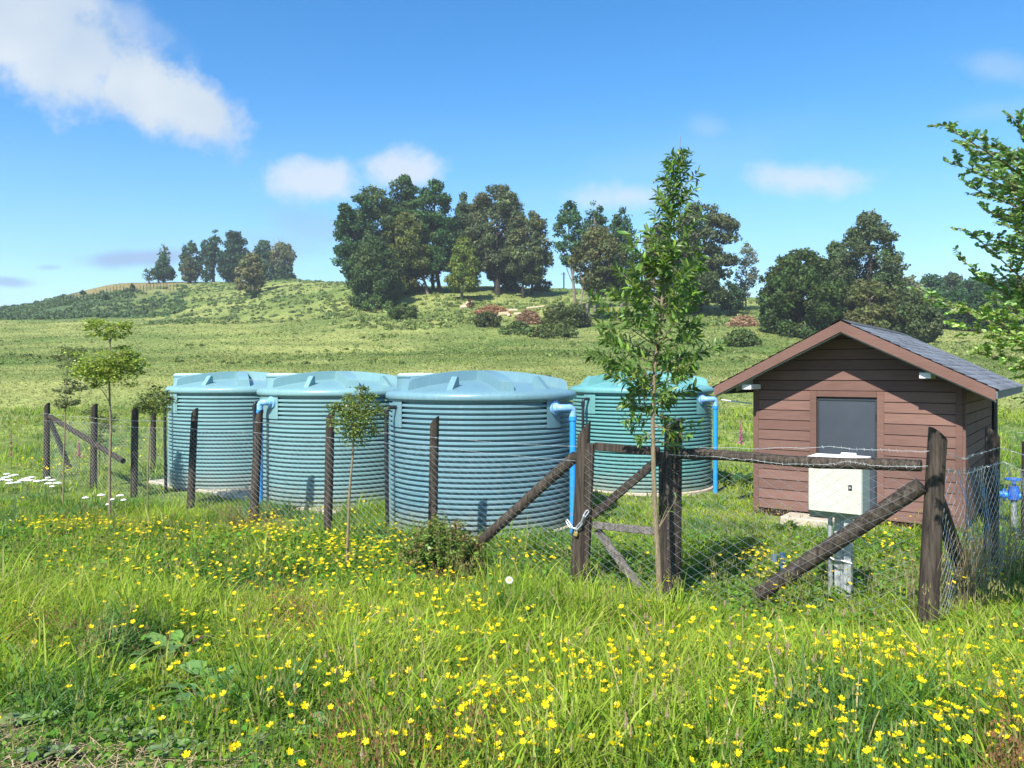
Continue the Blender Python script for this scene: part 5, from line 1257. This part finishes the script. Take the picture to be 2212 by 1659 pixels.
# middle and far pasture
def farring(n, y0, y1, hh, ww, straw):
    X, Y = sample(n, y0, y1, .85, .8); k = footprint_clear(X, Y); X, Y = X[k], Y[k]; n = len(X)
    br_, dry_, _ = ground_zone(X, Y); t = .55 * fbm(X / 17, Y / 11, 31) + .45 * fbm(X / 5, Y / 3.5, 33); q = fbm(X / 4, Y / 4, 77)
    c = lerp3((.130, .185, .052), (.245, .268, .092), np.clip((t - .36) * 3.2 + .4 * (q - .5), 0, 1)) * (.84 + .32 * rng.random(n))[:, None]
    s = rng.random(n) < straw + .30 * np.clip((fbm(X / 1.8, Y / 3.2, 84) - .60) * 9, 0, 1); c[s] = np.array((.42, .38, .20)) * (.7 + .5 * rng.random(s.sum()))[:, None]
    c = c * (1 - br_[:, None]) + np.array((.06, .115, .04)) * (.6 + .8 * rng.random(n))[:, None] * br_[:, None]
    c = c * (1 - dry_[:, None]) + np.array((.21, .185, .08)) * dry_[:, None]
    push(blades('', X, Y, hh * (.4 + 1.0 * rng.random(n)) * (.6 + .8 * q) * (1 - .5 * dry_), ww * (.5 + rng.random(n)), .55 + .6 * rng.random(n), c, 1))
farring(90000, 26, 60, .15, .08, .035); farring(80000, 55, 110, .17, .17, .03); farring(45000, 100, 225, .26, .30, .04)
flush('pasture_grass', 'pasture grass on the slope and hills beyond the tanks')
# bracken and weeds in clumps on the hill
def bracken(n, y0, y1, ux0, ux1, col, size, thr, seed, name, label, flatc=.6):
    Y = y0 + (y1 - y0) * rng.random(n); X = uu(ux0 + (ux1 - ux0) * rng.random(n)) * Y
    keep = (fbm(X / 7, Y / 7, seed) + .16 * rng.normal(size=n) > thr) & (ground_zone(X, Y)[1] < .25); X, Y = X[keep], Y[keep]; n = len(X); per = 26; i = np.repeat(np.arange(n), per); m = len(i)
    s = size * (.5 + .9 * rng.random(n)); d = unit(m); d[:, 2] = np.abs(d[:, 2]) * flatc
    p = np.stack([X, Y, H(X, Y)], 1)[i] + d * (s[i] * (.5 + .5 * rng.random(m)))[:, None]
    N = d + .7 * unit(m); N /= np.linalg.norm(N, axis=1)[:, None]
    V, F = leaf_quads(p, N, .16 * (.6 + .8 * rng.random(m)) * (y0 / 100 + .3))
    c = (np.array(col)[None] * (.7 + .6 * rng.random(n))[:, None])[i] * (.75 + .5 * rng.random(m))[:, None]
    tag(np_object(name, V, [F], M_leaf, col=np.repeat(c, 4, 0)), label, 'bracken', kind='stuff')
bracken(1700, 128, 205, -60, 400, (.075, .125, .048), .7, .44, 91, 'bracken', 'dark bracken covering the far left hillside')
bracken(1500, 98, 190, 320, 800, (.125, .175, .06), .38, .48, 93, 'bracken', 'patchy green bracken on the slope left of the large tree clump')
bracken(1500, 84, 122, 700, 1640, (.15, .20, .058), .5, .52, 95, 'weeds', 'weedy green tufts on the slope under the tree clumps')
bracken(1300, 50, 84, -60, 2260, (.15, .21, .06), .25, .60, 97, 'weeds', 'scattered weed tufts in the pasture')

# low broad leaves between the blades: clover and buttercup foliage
n = 52000; X, Y = sample(n, 1.9, 11, .8, .8); _, _, dirt = ground_zone(X, Y); k = footprint_clear(X, Y) & (rng.random(n) > dirt * .8); X, Y = X[k], Y[k]; n = len(X)
hh = .03 + .17 * rng.random(n) * meadow_h(X, Y)
Pt = np.stack([X, Y, H(X, Y) + hh], 1); D = rng.normal(size=(n, 3)); D[:, 2] *= .35
L = (.016 + .026 * rng.random(n)) * (1 + .06 * Y)
V, T, Q = leaves(Pt, D, L, L * .8, fold=.1, droop=.15, rolls=.45)
cc = np.array((.12, .23, .034))[None] * (.6 + .8 * rng.random(n))[:, None] * (1 + .12 * rng.normal(size=(n, 3)))
tag(np_object('clover_leaves', V, [T, Q], M_grass, col=np.repeat(np.clip(cc, .004, 1), 8, 0)), 'low clover and buttercup leaves under the grass', 'ground cover', kind='stuff')
# flowering grass stalks and red sorrel haze
n = 2600; X, Y = sample(n, 2.6, 12, .8, .8); k = footprint_clear(X, Y) & (fbm(X / 1.6, Y / 1.6, 71) > .44); X, Y = X[k], Y[k]; n = len(X)
push(blades('', X, Y, .42 * (.7 + .6 * rng.random(n)), np.full(n, .0026) * (1 + Y * .12), .08 + .25 * rng.random(n), np.array((.20, .19, .08))[None] * (.7 + .5 * rng.random(n))[:, None], 2))
i = np.repeat(np.arange(n), 7); hs_ = .35 + .1 * rng.random(len(i)); aa = rng.random(len(i)) * 6.283
push(blades('', X[i] + .02 * rng.normal(size=len(i)), Y[i] + .02 * rng.normal(size=len(i)), np.full(len(i), .045), np.full(len(i), .006) * (1 + Y[i] * .06), .5 * rng.random(len(i)), np.array((.30, .29, .11))[None] * (.6 + .7 * rng.random(len(i)))[:, None], 1, zoff=hs_ * .9))
flush('seed_grass', 'thin straw coloured flowering grass stalks above the meadow')
RX = []; RY = []
for x, y, rx, ry, m in ((130, 1330, 60, 22, 500), (520, 1110, 60, 14, 260), (200, 1120, 60, 14, 220), (660, 1310, 60, 30, 420), (2190, 1600, 30, 60, 520), (800, 1570, 60, 70, 330), (1050, 1540, 70, 60, 280), (600, 1270, 40, 20, 200), (980, 1230, 40, 20, 120)):
    for _ in range(m):
        if random.random() < .62: continue
        px, py = x + random.gauss(0, rx * 1.1), y + random.gauss(0, ry * 1.0); Yh = hit(px, py, .28, 1.8, 30)
        if Yh: RX.append(uu(px) * Yh); RY.append(Yh)
RX, RY = np.array(RX), np.array(RY); m = len(RX)
push(blades('', RX, RY, .30 * (.7 + .5 * rng.random(m)), np.full(m, .0028) * (1 + .1 * RY), .1 + .3 * rng.random(m), np.array((.22, .10, .045))[None] * (.6 + .7 * rng.random(m))[:, None], 2))
i = np.repeat(np.arange(m), 9); m2 = len(i)
push(blades('', RX[i] + .025 * rng.normal(size=m2), RY[i] + .025 * rng.normal(size=m2), np.full(m2, .02), np.full(m2, .006) * (1 + .06 * RY[i]), .4 * rng.random(m2), np.array((.32, .17, .09))[None] * (.6 + .7 * rng.random(m2))[:, None], 1, zoff=.13 + .19 * rng.random(m2)))
flush('red_sorrel', 'hazy reddish brown sorrel seed heads among the grass', cat='weeds')
# dry straw litter on the bare ground and grey weed leaves
n = 2500; X = -2.3 + .9 * rng.normal(size=n); Y = 3.0 + .5 * rng.normal(size=n); k = Y > 2; X, Y = X[k], Y[k]; n = len(X); a = rng.random(n) * 6.28; L = .03 + .09 * rng.random(n)
Z = H(X, Y) + .012 + .02 * rng.random(n); d = np.stack([np.cos(a), np.sin(a), .1 * rng.normal(size=n)], 1) * L[:, None]; s = np.stack([-np.sin(a), np.cos(a), 0 * a], 1) * .0022; C0 = np.stack([X, Y, Z], 1)
V = np.stack([C0 - d - s, C0 - d + s, C0 + d + s, C0 + d - s], 1).reshape(-1, 3)
tag(np_object('straw_litter', V, [np.arange(4 * n).reshape(n, 4)], M_brush, col=np.repeat(np.array((.36, .28, .17))[None] * (.6 + .7 * rng.random(n))[:, None], 4, 0)), 'dry straw litter on the bare ground at the lower left', 'straw', kind='stuff')

# broad leaved weeds as plants of their own
def dock(x, y, size, nl, col, label, wid=.42, purple=0, up=.55, name='dock_plant', h=.12):
    Yh = hit(x, y, h, 1.8, 40); X = uu(x) * Yh; z = h1(X, Yh); a = np.arange(nl) * 2.4 + rng.random(nl) * .6
    root = thing(name, (X, Yh, z), label, 'weed')
    el = up * (.4 + 1.0 * rng.random(nl)); D = np.stack([np.cos(a), np.sin(a), el], 1); L = size * (.6 + .6 * rng.random(nl))
    Pt = np.tile([X, Yh, z + .03], (nl, 1)) + np.stack([np.cos(a), np.sin(a), .6 + 0 * a], 1) * (L * .22)[:, None]
    c = leafcol(nl, col, .25, .06)
    if purple: c[:purple] = np.array((.10, .045, .06))
    leaf_object('leaves', root, Pt, D, L, L * wid, c, mat=M_leafgloss, fold=.12, droop=.35, rolls=.25)
    m = MB()
    for p, q in zip(Pt, L): m.tube([(X, Yh, z - .02), (p[0], p[1], p[2])], .004, 4)
    m.build('stem', M_sapbark, root)
dock(340, 1400, .18, 10, (.13, .25, .06), 'upright leaved dock left of the purple tinged dock', .45)
dock(385, 1385, .25, 13, (0.153, 0.270, 0.063), 'broad leaved dock with upright pale leaves at the lower left', .42, 2)
dock(470, 1440, .19, 11, (0.144, 0.270, 0.090), 'rounded leaf dock beside the grey weed patch', .6)
dock(425, 1470, .20, 10, (0.126, 0.252, 0.072), 'flat leaved dock between the two others', .5, 0, .25)
dock(700, 1545, .12, 7, (0.180, 0.306, 0.108), 'single pale leaf dock in the lower middle grass', .5)
for i, (x, y) in enumerate(((330, 1545), (300, 1520), (365, 1530), (280, 1570), (340, 1575), (385, 1565), (395, 1600), (250, 1590), (310, 1600), (420, 1620), (360, 1630), (60, 1520), (30, 1570), (95, 1560), (130, 1640), (60, 1640), (560, 1610), (620, 1590), (350, 1500))):
    dock(x, y, .062, 24, (.19, .27, .11), 'low grey green leafy weed in the patch at the lower left ground', .55, 2 if i in (14, 15) else 0, .4, 'grey_weed', .02)
for o in bpy.data.objects:
    if o.name.startswith('grey_weed'): o['group'] = 'grey green weeds on the lower left ground'
dock(1597, 1040, .34, 16, (.05, .11, .028), 'large leaved dark green plant at the left wall of the hut', .5, 0, .8, 'broadleaf_plant', .1)
dock(1700, 1135, .2, 14, (.06, .12, .03), 'leafy dock by the concrete step of the hut', .5, 0, .6, 'dock_plant', .1)

# bush with reddish shoots in front of the fence
bY = 8.5; bX = uu(955) * bY; bz = h1(bX, bY)
bush = thing('bush', (bX, bY, bz), 'dense green bush with reddish shoot tips before the fence', 'bush')
sm_ = MB(); Pt = []; D = []; L = []; Cb = []
for i in range(330):
    a = random.random() * 6.28; q = random.random() ** .6; e = Vector((bX + math.cos(a) * q * .50, bY + math.sin(a) * q * .36, bz + (.70 - .34 * q ** 2) * random.uniform(.62, 1.1))); s = Vector((bX + math.cos(a) * q * .12, bY + math.sin(a) * q * .1, bz))
    mid = s.lerp(e, .55) + Vector((math.cos(a) * .04, math.sin(a) * .04, .03)); sm_.tube([s, mid, e], [.005, .004, .0015], 4)
    red = random.random() < .35
    for k in range(34):
        t = .25 + .75 * (k + random.random()) / 34; p = s.lerp(mid, t / .55) if t < .55 else mid.lerp(e, (t - .55) / .45); b2 = k * 2.4
        Pt.append(tuple(p)); D.append((math.cos(b2), math.sin(b2), random.uniform(.1, .9))); L.append(random.uniform(.028, .05))
        Cb.append((.19, .14, .05) if red and t > .86 else ((.17, .26, .05) if t > .8 else (.10, .195, .036)))
sm_.build('stem', M_sapbark, bush); L = np.array(L)
leaf_object('foliage', bush, Pt, D, L, L * .55, np.array(Cb) * (.7 + .6 * rng.random(len(L)))[:, None], fold=.1, droop=.1)
# dry tall stalks round the right corner posts
dsx = []; 
for px, py, m, s in ((2085, 1310, 110, .2), (2150, 1235, 90, .25), (2000, 1330, 40, .15), (2120, 1270, 60, .3)):
    Yh = hit(px, py, .05, 3, 20); c = np.array((uu(px) * Yh, Yh)); dsx.append(c[None] + s * .6 * rng.normal(size=(m, 2)))
dsx = np.concatenate(dsx); m = len(dsx)
push(blades('', dsx[:, 0], dsx[:, 1], .55 + .45 * rng.random(m), np.full(m, .006), .05 + .3 * rng.random(m), np.array((.34, .27, .16))[None] * (.6 + .6 * rng.random(m))[:, None], 3))
flush('dry_stalks', 'dry beige grass stalks standing round the braced corner post')

# ------------------------------------------------------------------ flowers
def flower_mesh(kind):
    V = []; F = []; C_ = []
    def tri(pts, col, f=None):
        b = len(V); V.extend(pts); C_.extend([col] * len(pts)); F.append(tuple(range(b, b + len(pts))))
    if kind == 'buttercup':
        for k in range(5):
            a = 2 * math.pi * k / 5; w = .62
            ring_ = [(0, 0, 0), (.55 * math.cos(a - w), .55 * math.sin(a - w), .16), (1.0 * math.cos(a - w * .55), 1.0 * math.sin(a - w * .55), .42), (1.0 * math.cos(a + w * .55), 1.0 * math.sin(a + w * .55), .42), (.55 * math.cos(a + w), .55 * math.sin(a + w), .16)]
            tri([(x * .0135, y * .0135, z * .0135) for x, y, z in ring_], (.88, .66, .008))
        tri([(.004 * math.cos(k), .004 * math.sin(k), .0035) for k in (0, 1.05, 2.1, 3.14, 4.2, 5.24)], (.62, .45, .01))
    elif kind == 'daisy':
        for k in range(18):
            a = 2 * math.pi * k / 18; w = .13
            tri([(x * .022, y * .022, z * .022) for x, y, z in [(.2 * math.cos(a), .2 * math.sin(a), 0), (.7 * math.cos(a - w), .7 * math.sin(a - w), .03), (1 * math.cos(a), 1 * math.sin(a), 0), (.7 * math.cos(a + w), .7 * math.sin(a + w), .03)]], (.78, .78, .76))
        tri([(.006 * math.cos(k * .785), .006 * math.sin(k * .785), .003) for k in range(8)], (.75, .5, .02))
    return V, F, C_
def mesh_from(name, V, F, C_, mat):
    me = bpy.data.meshes.new(name); me.from_pydata(V, [], F); at = me.color_attributes.new('col', 'FLOAT_COLOR', 'POINT')
    at.data.foreach_set('color', np.concatenate([np.array(C_, np.float32), np.ones((len(V), 1), np.float32)], 1).ravel()); me.materials.append(mat); me.update(); return me
fm = mesh_from('flower_head', *flower_mesh('buttercup'), M_petal)
def stem_mesh(h):
    m = MB(); m.tube([(0, 0, -h), (.008, .004, -h * .5), (0, 0, 0)], [.0022, .0018, .0014], 4, cap=False)
    me = bpy.data.meshes.new('stem'); me.from_pydata(m.v, [], m.f); me.materials.append(M_stem); me.update(); return me
M_stem = plain('flower_stem', (.09, .14, .03), .6)
sm = stem_mesh(.40)
CL = [(180, 1130, 150, 16, 70), (420, 1145, 170, 22, 70), (600, 1140, 90, 30, 60), (800, 1190, 170, 45, 110), (560, 1230, 260, 60, 80), (950, 1330, 260, 70, 60), (150, 1128, 130, 16, 60), (330, 1150, 150, 22, 45), (560, 1130, 70, 28, 75), (780, 1180, 150, 45, 150), (620, 1225, 200, 60, 90), (1000, 1280, 130, 50, 70), (1130, 1195, 90, 26, 40), (300, 1225, 200, 55, 45), (800, 1330, 260, 60, 60), (1250, 1440, 200, 55, 80), (1050, 1500, 180, 60, 70), (1350, 1420, 110, 45, 40),
      (1690, 1235, 70, 30, 60), (1640, 1195, 60, 18, 50), (1930, 1190, 130, 50, 70), (2100, 1225, 90, 50, 60), (1830, 1392, 190, 28, 90), (2010, 1420, 220, 50, 130), (2070, 1540, 170, 90, 90), (1650, 1480, 160, 75, 55), (1750, 1560, 240, 85, 50), (1200, 1600, 380, 45, 50), (600, 1440, 380, 110, 60), (1900, 1640, 300, 25, 40), (2170, 1480, 60, 120, 40), (250, 1330, 300, 60, 45), (850, 1600, 500, 50, 40), (150, 1000, 110, 18, 110), (250, 975, 150, 20, 40), (1000, 1110, 900, 20, 60), (1000, 1330, 1000, 220, 260), (480, 1180, 420, 60, 90), (1560, 1330, 240, 60, 60), (2180, 1180, 60, 30, 40)]
pos = []
for x, y, rx, ry, m in CL:
    for _ in range(m):
        px, py = x + random.gauss(0, .55) * rx, y + random.gauss(0, .55) * ry
        if not (-30 < px < 2245 and py < 1690): continue
        hz = random.uniform(.20, .36); Yh = hit(px, py, hz, 1.9, 26)
        if Yh is None: continue
        if not footprint_clear(np.array([uu(px) * Yh]), np.array([Yh]))[0]: continue
        pos.append((Yh, uu(px) * Yh, hz))
pos.sort()
first = None
for k, (Y, X, hz) in enumerate(pos[:300]):
    if first is None:
        root = bpy.data.objects.new('buttercup', sm); COL.objects.link(root); hd = bpy.data.objects.new('flower_head', fm); COL.objects.link(hd); hd.parent = root
        tag(root, 'glossy yellow buttercup standing in the near foreground grass', 'flower', 'yellow buttercups nearest the camera'); first = root
    else: root = copy_tree(first)
    hd = root.children[0]
    root.location = (X, Y, h1(X, Y) + hz)
    root.rotation_euler = (random.uniform(-.12, .12), random.uniform(-.12, .12), random.random() * 6.28)
    hd.rotation_euler = (random.uniform(-.1, .9) , random.uniform(-.5, .5), 0)
    s_ = random.uniform(.85, 1.3) if random.random() > .12 else random.uniform(.35, .5); hd.scale = (s_, s_, s_ * random.uniform(.8, 1.5))
# the many smaller buttercups behind them, one object
bV, bF, bC = flower_mesh('buttercup'); bV = np.array(bV); Vs = []; Cs = []; Fs = []; o_ = 0
rest = pos[300:]
for Y, X, hz in rest:
    a = random.random() * 6.28; tx = random.uniform(-.1, .8); sc_ = random.uniform(.9, 1.35) * (1 + .035 * Y)
    M_ = np.array((Matrix.Rotation(a, 3, 'Z') @ Matrix.Rotation(tx, 3, 'X')).to_3x3()) * sc_
    Vs.append(bV @ M_.T + np.array((X, Y, h1(X, Y) + hz))); Cs.append(np.array(bC))
    Fs.append([tuple(i + o_ for i in f) for f in bF]); o_ += len(bV)
f5 = np.array([f for fs in Fs for f in fs if len(f) == 5]); f6 = np.array([f for fs in Fs for f in fs if len(f) == 6])
tag(np_object('buttercups', np.concatenate(Vs), [f5, f6], M_petal, col=np.concatenate(Cs)), 'countless smaller yellow buttercups farther back in the meadow', 'flowers', kind='stuff')
n = 1500; X, Y = sample(n, 22, 62, .8); k = footprint_clear(X, Y) & (fbm(X / 6, Y / 6, 88) > .56); X, Y = X[k], Y[k]; n = len(X)
V, F = leaf_quads(np.stack([X, Y, H(X, Y) + .22 + .15 * rng.random(n)], 1), np.tile([0., -.3, 1.], (n, 1)) / 1.044, .035 + .02 * rng.random(n), 1.0)
tag(np_object('pasture_flowers', V, [F], M_petal, col=np.tile((.62, .50, .03), (4 * n, 1))), 'faint yellow flower specks over the pasture behind the tanks', 'flowers', kind='stuff')
# white yarrow heads at the left
def yarrow(x, y, rpx, label, group):
    Yh = hit(x, y, .52, 4, 20); 
    r_ = rpx / FPX * Yh; p = P(x, y, Yh); m = MB(); g = h1(p.x, p.y)
    root = thing('yarrow', (p.x, p.y, g), label, 'flower', group)
    m.tube([(p.x + .03, p.y, g - .02), (p.x + .01, p.y, g + (p.z - g) * .5), p - UZ * .02], [.004, .0035, .003], 5)
    hd = MB()
    for k in range(26):
        a = k * 2.4; q = math.sqrt((k + .5) / 26) * r_; c = p + Vector((math.cos(a) * q, math.sin(a) * q, -.25 * q * q / r_ + random.uniform(-.004, .004)))
        hd.lathe([(.001, .009), (r_ * .16, .006), (r_ * .2, 0), (r_ * .1, -.008)], 7, c)
        if k % 5 == 0: m.tube([p - UZ * .035, c - UZ * .006], .0018, 3)
    m.build('stem', M_stem, root); hd.build('flower_head', M_yarrow, root)
M_yarrow = plain('white_petals', (.82, .82, .80), .6, noise=.05)
for x, y, r_ in ((4, 1035, 8), (12, 1030, 7), (20, 1036, 7), (22, 1042, 8), (15, 1023, 6), (25, 1027, 5), (33, 1025, 6), (38, 1041, 7), (48, 1036, 8), (56, 1033, 8), (63, 1036, 9), (68, 1030, 6), (82, 1038, 8), (97, 1036, 6), (104, 1031, 5), (113, 1036, 7), (105, 1043, 7), (124, 1042, 8), (113, 1050, 5)):
    yarrow(x, y, r_, 'flat white flower head in the row at the far left edge', 'white flower heads in the row at the left edge')
for x, y, r_ in ((185, 1074, 6), (219, 1068, 7), (260, 1069, 7), (243, 1078, 4), (267, 1079, 5), (232, 1089, 3)):
    yarrow(x, y, r_, 'flat white flower head in the loose cluster beside the foot of the tallest left sapling', 'white flower heads by the left sapling')
dy_ = mesh_from('flower_head', *flower_mesh('daisy'), M_petal)
Yh = hit(1100, 1253, .5, 3, 20); p = P(1100, 1253, Yh); dz_ = bpy.data.objects.new('daisy', stem_mesh(.5)); COL.objects.link(dz_); dz_.location = p
tag(dz_, 'single white daisy with yellow centre in the grass left of the gate', 'flower'); q = bpy.data.objects.new('flower_head', dy_); COL.objects.link(q); q.parent = dz_; q.rotation_euler = (.9, .1, 0); q.scale = (1.5,) * 3
# plantain heads
pst = stem_mesh(.45); pm = MB(); pm.lathe([(.001, .03), (.004, .026), (.0055, .01), (.005, -.012), (.002, -.018)], 7); pv = pm; 
pme = bpy.data.meshes.new('seed_head'); pme.from_pydata(pm.v, [], pm.f); pme.materials.append(plain('plantain_brown', (.22, .16, .07), .9, noise=.4, scale=300)); pme.update()
pr_ = MB(); 
for k in range(16):
    a = k * .393; pr_.box((.0068 * math.cos(a), .0068 * math.sin(a), .0 + .003 * (k % 3)), (.002, .002, .002))
prm = bpy.data.meshes.new('stamen_ring'); prm.from_pydata(pr_.v, [], pr_.f); prm.materials.append(plain('pale_stamens', (.42, .37, .28), .8)); prm.update()
pf = None; pp_ = []
for x, y, rx, ry, m in ((1420, 1340, 70, 50, 14), (1600, 1330, 90, 30, 10), (1760, 1420, 160, 60, 18), (1250, 1400, 160, 60, 8), (1800, 1330, 100, 20, 5), (1500, 1560, 200, 70, 8), (700, 1500, 300, 120, 8), (1620, 1120, 60, 40, 14), (1960, 1400, 120, 40, 6)):
    for _ in range(m):
        px, py = x + random.gauss(0, .5) * rx, y + random.gauss(0, .5) * ry; Yh = hit(px, py, .36, 2, 16)
        if Yh and footprint_clear(np.array([uu(px) * Yh]), np.array([Yh]))[0]: pp_.append((uu(px) * Yh, Yh))
for X, Y in pp_:
    if pf is None:
        pf = bpy.data.objects.new('ribwort_plantain', pst); COL.objects.link(pf)
        for nme, me in (('seed_head', pme), ('stamen_ring', prm)):
            c = bpy.data.objects.new(nme, me); COL.objects.link(c); c.parent = pf
        tag(pf, 'ribwort plantain with brown seed head and pale stamen ring in the grass', 'wild flower', 'ribwort plantain heads in the meadow'); o = pf
    else: o = copy_tree(pf)
    o.location = (X, Y, h1(X, Y) + random.uniform(.30, .42)); o.rotation_euler = (random.uniform(-.12, .12), random.uniform(-.12, .12), random.random() * 6); s_ = random.uniform(.7, 1.0); o.scale = (s_, s_, 1)
# foxgloves
def foxglove(x, ytop, ybot, Y, label, col=(.42, .07, .24)):
    X = uu(x) * Y; z = h1(X, Y); zt = CAMZ - (ytop - CY) / FPX * Y; zb = CAMZ - (ybot - CY) / FPX * Y
    root = thing('foxglove', (X, Y, z), label, 'wild flower'); MB().tube([(X, Y, z - .05), (X + .01, Y, (z + zt) / 2), (X, Y, zt)], [.008, .007, .003], 6).build('stem', M_stem, root)
    m = MB()
    for k in range(26):
        t = k / 25; zz = zb + (zt - zb) * t; a = k * 2.4; L = .055 * (1 - .7 * t); d = Vector((math.cos(a), math.sin(a) - .4, -.5)).normalized(); p = Vector((X, Y, zz))
        m.tube([p, p + d * L * .5, p + d * L], [.006, .014 * (1 - .6 * t), .018 * (1 - .6 * t)], 6, cap=False)
    m.build('flower_bells', plain('foxglove_pink', col, .6, noise=.2), root)
foxglove(1600, 908, 956, 15.2, 'pink foxglove spike between the greenest tank and the hut')
foxglove(24, 915, 985, 19.0, 'faded pink brown foxglove spike at the far left edge', (.30, .13, .13))
foxglove(171, 950, 985, 18.6, 'short pink foxglove among the grass behind the left fence')
# grey leaved mullein like stalks at the left
for x, yt, yb_, lb in ((32, 1043, 1150, 'tall grey leafy stalk under the white flowers at the left edge'), (245, 1085, 1175, 'shorter grey leafy stalk left of the tallest sapling foot')):
    Yh = hit(x, yb_, .1, 4, 20); X = uu(x) * Yh; z = h1(X, Yh); zt = CAMZ - (yt - CY) / FPX * Yh; root = thing('leafy_stalk', (X, Yh, z), lb, 'weed')
    MB().tube([(X, Yh, z - .03), (X, Yh, zt)], [.007, .004], 6).build('stem', M_stem, root); nl = 26; a = np.arange(nl) * 2.4; t = np.linspace(.15, 1, nl)
    leaf_object('leaves', root, np.stack([X + 0 * t, Yh + 0 * t, z + (zt - z) * t], 1), np.stack([np.cos(a), np.sin(a), .8 + 0 * a], 1), .11 * (1.1 - .6 * t), .022 + 0 * t, leafcol(nl, (.15, .20, .11), .2, .05))

# ------------------------------------------------------------------ air
mh = bpy.data.materials.new('haze_air'); mh.use_nodes = True; nt = mh.node_tree; nt.nodes.clear()
mo = nt.nodes.new('ShaderNodeOutputMaterial'); pvn = nt.nodes.new('ShaderNodeVolumePrincipled')
pvn.inputs['Density'].default_value = .00042; pvn.inputs['Color'].default_value = (.80, .90, 1, 1); pvn.inputs['Anisotropy'].default_value = 0.0
nt.links.new(pvn.outputs[0], mo.inputs['Volume'])
zlo = float(GZ.min()) - 1.0
hz_ = MB().box((0, 700, (zlo + 42) / 2), (8000, 3400, 42 - zlo)).build('haze', mh)
tag(hz_, 'thin blue air between the camera and the far hill', 'haze', kind='stuff')
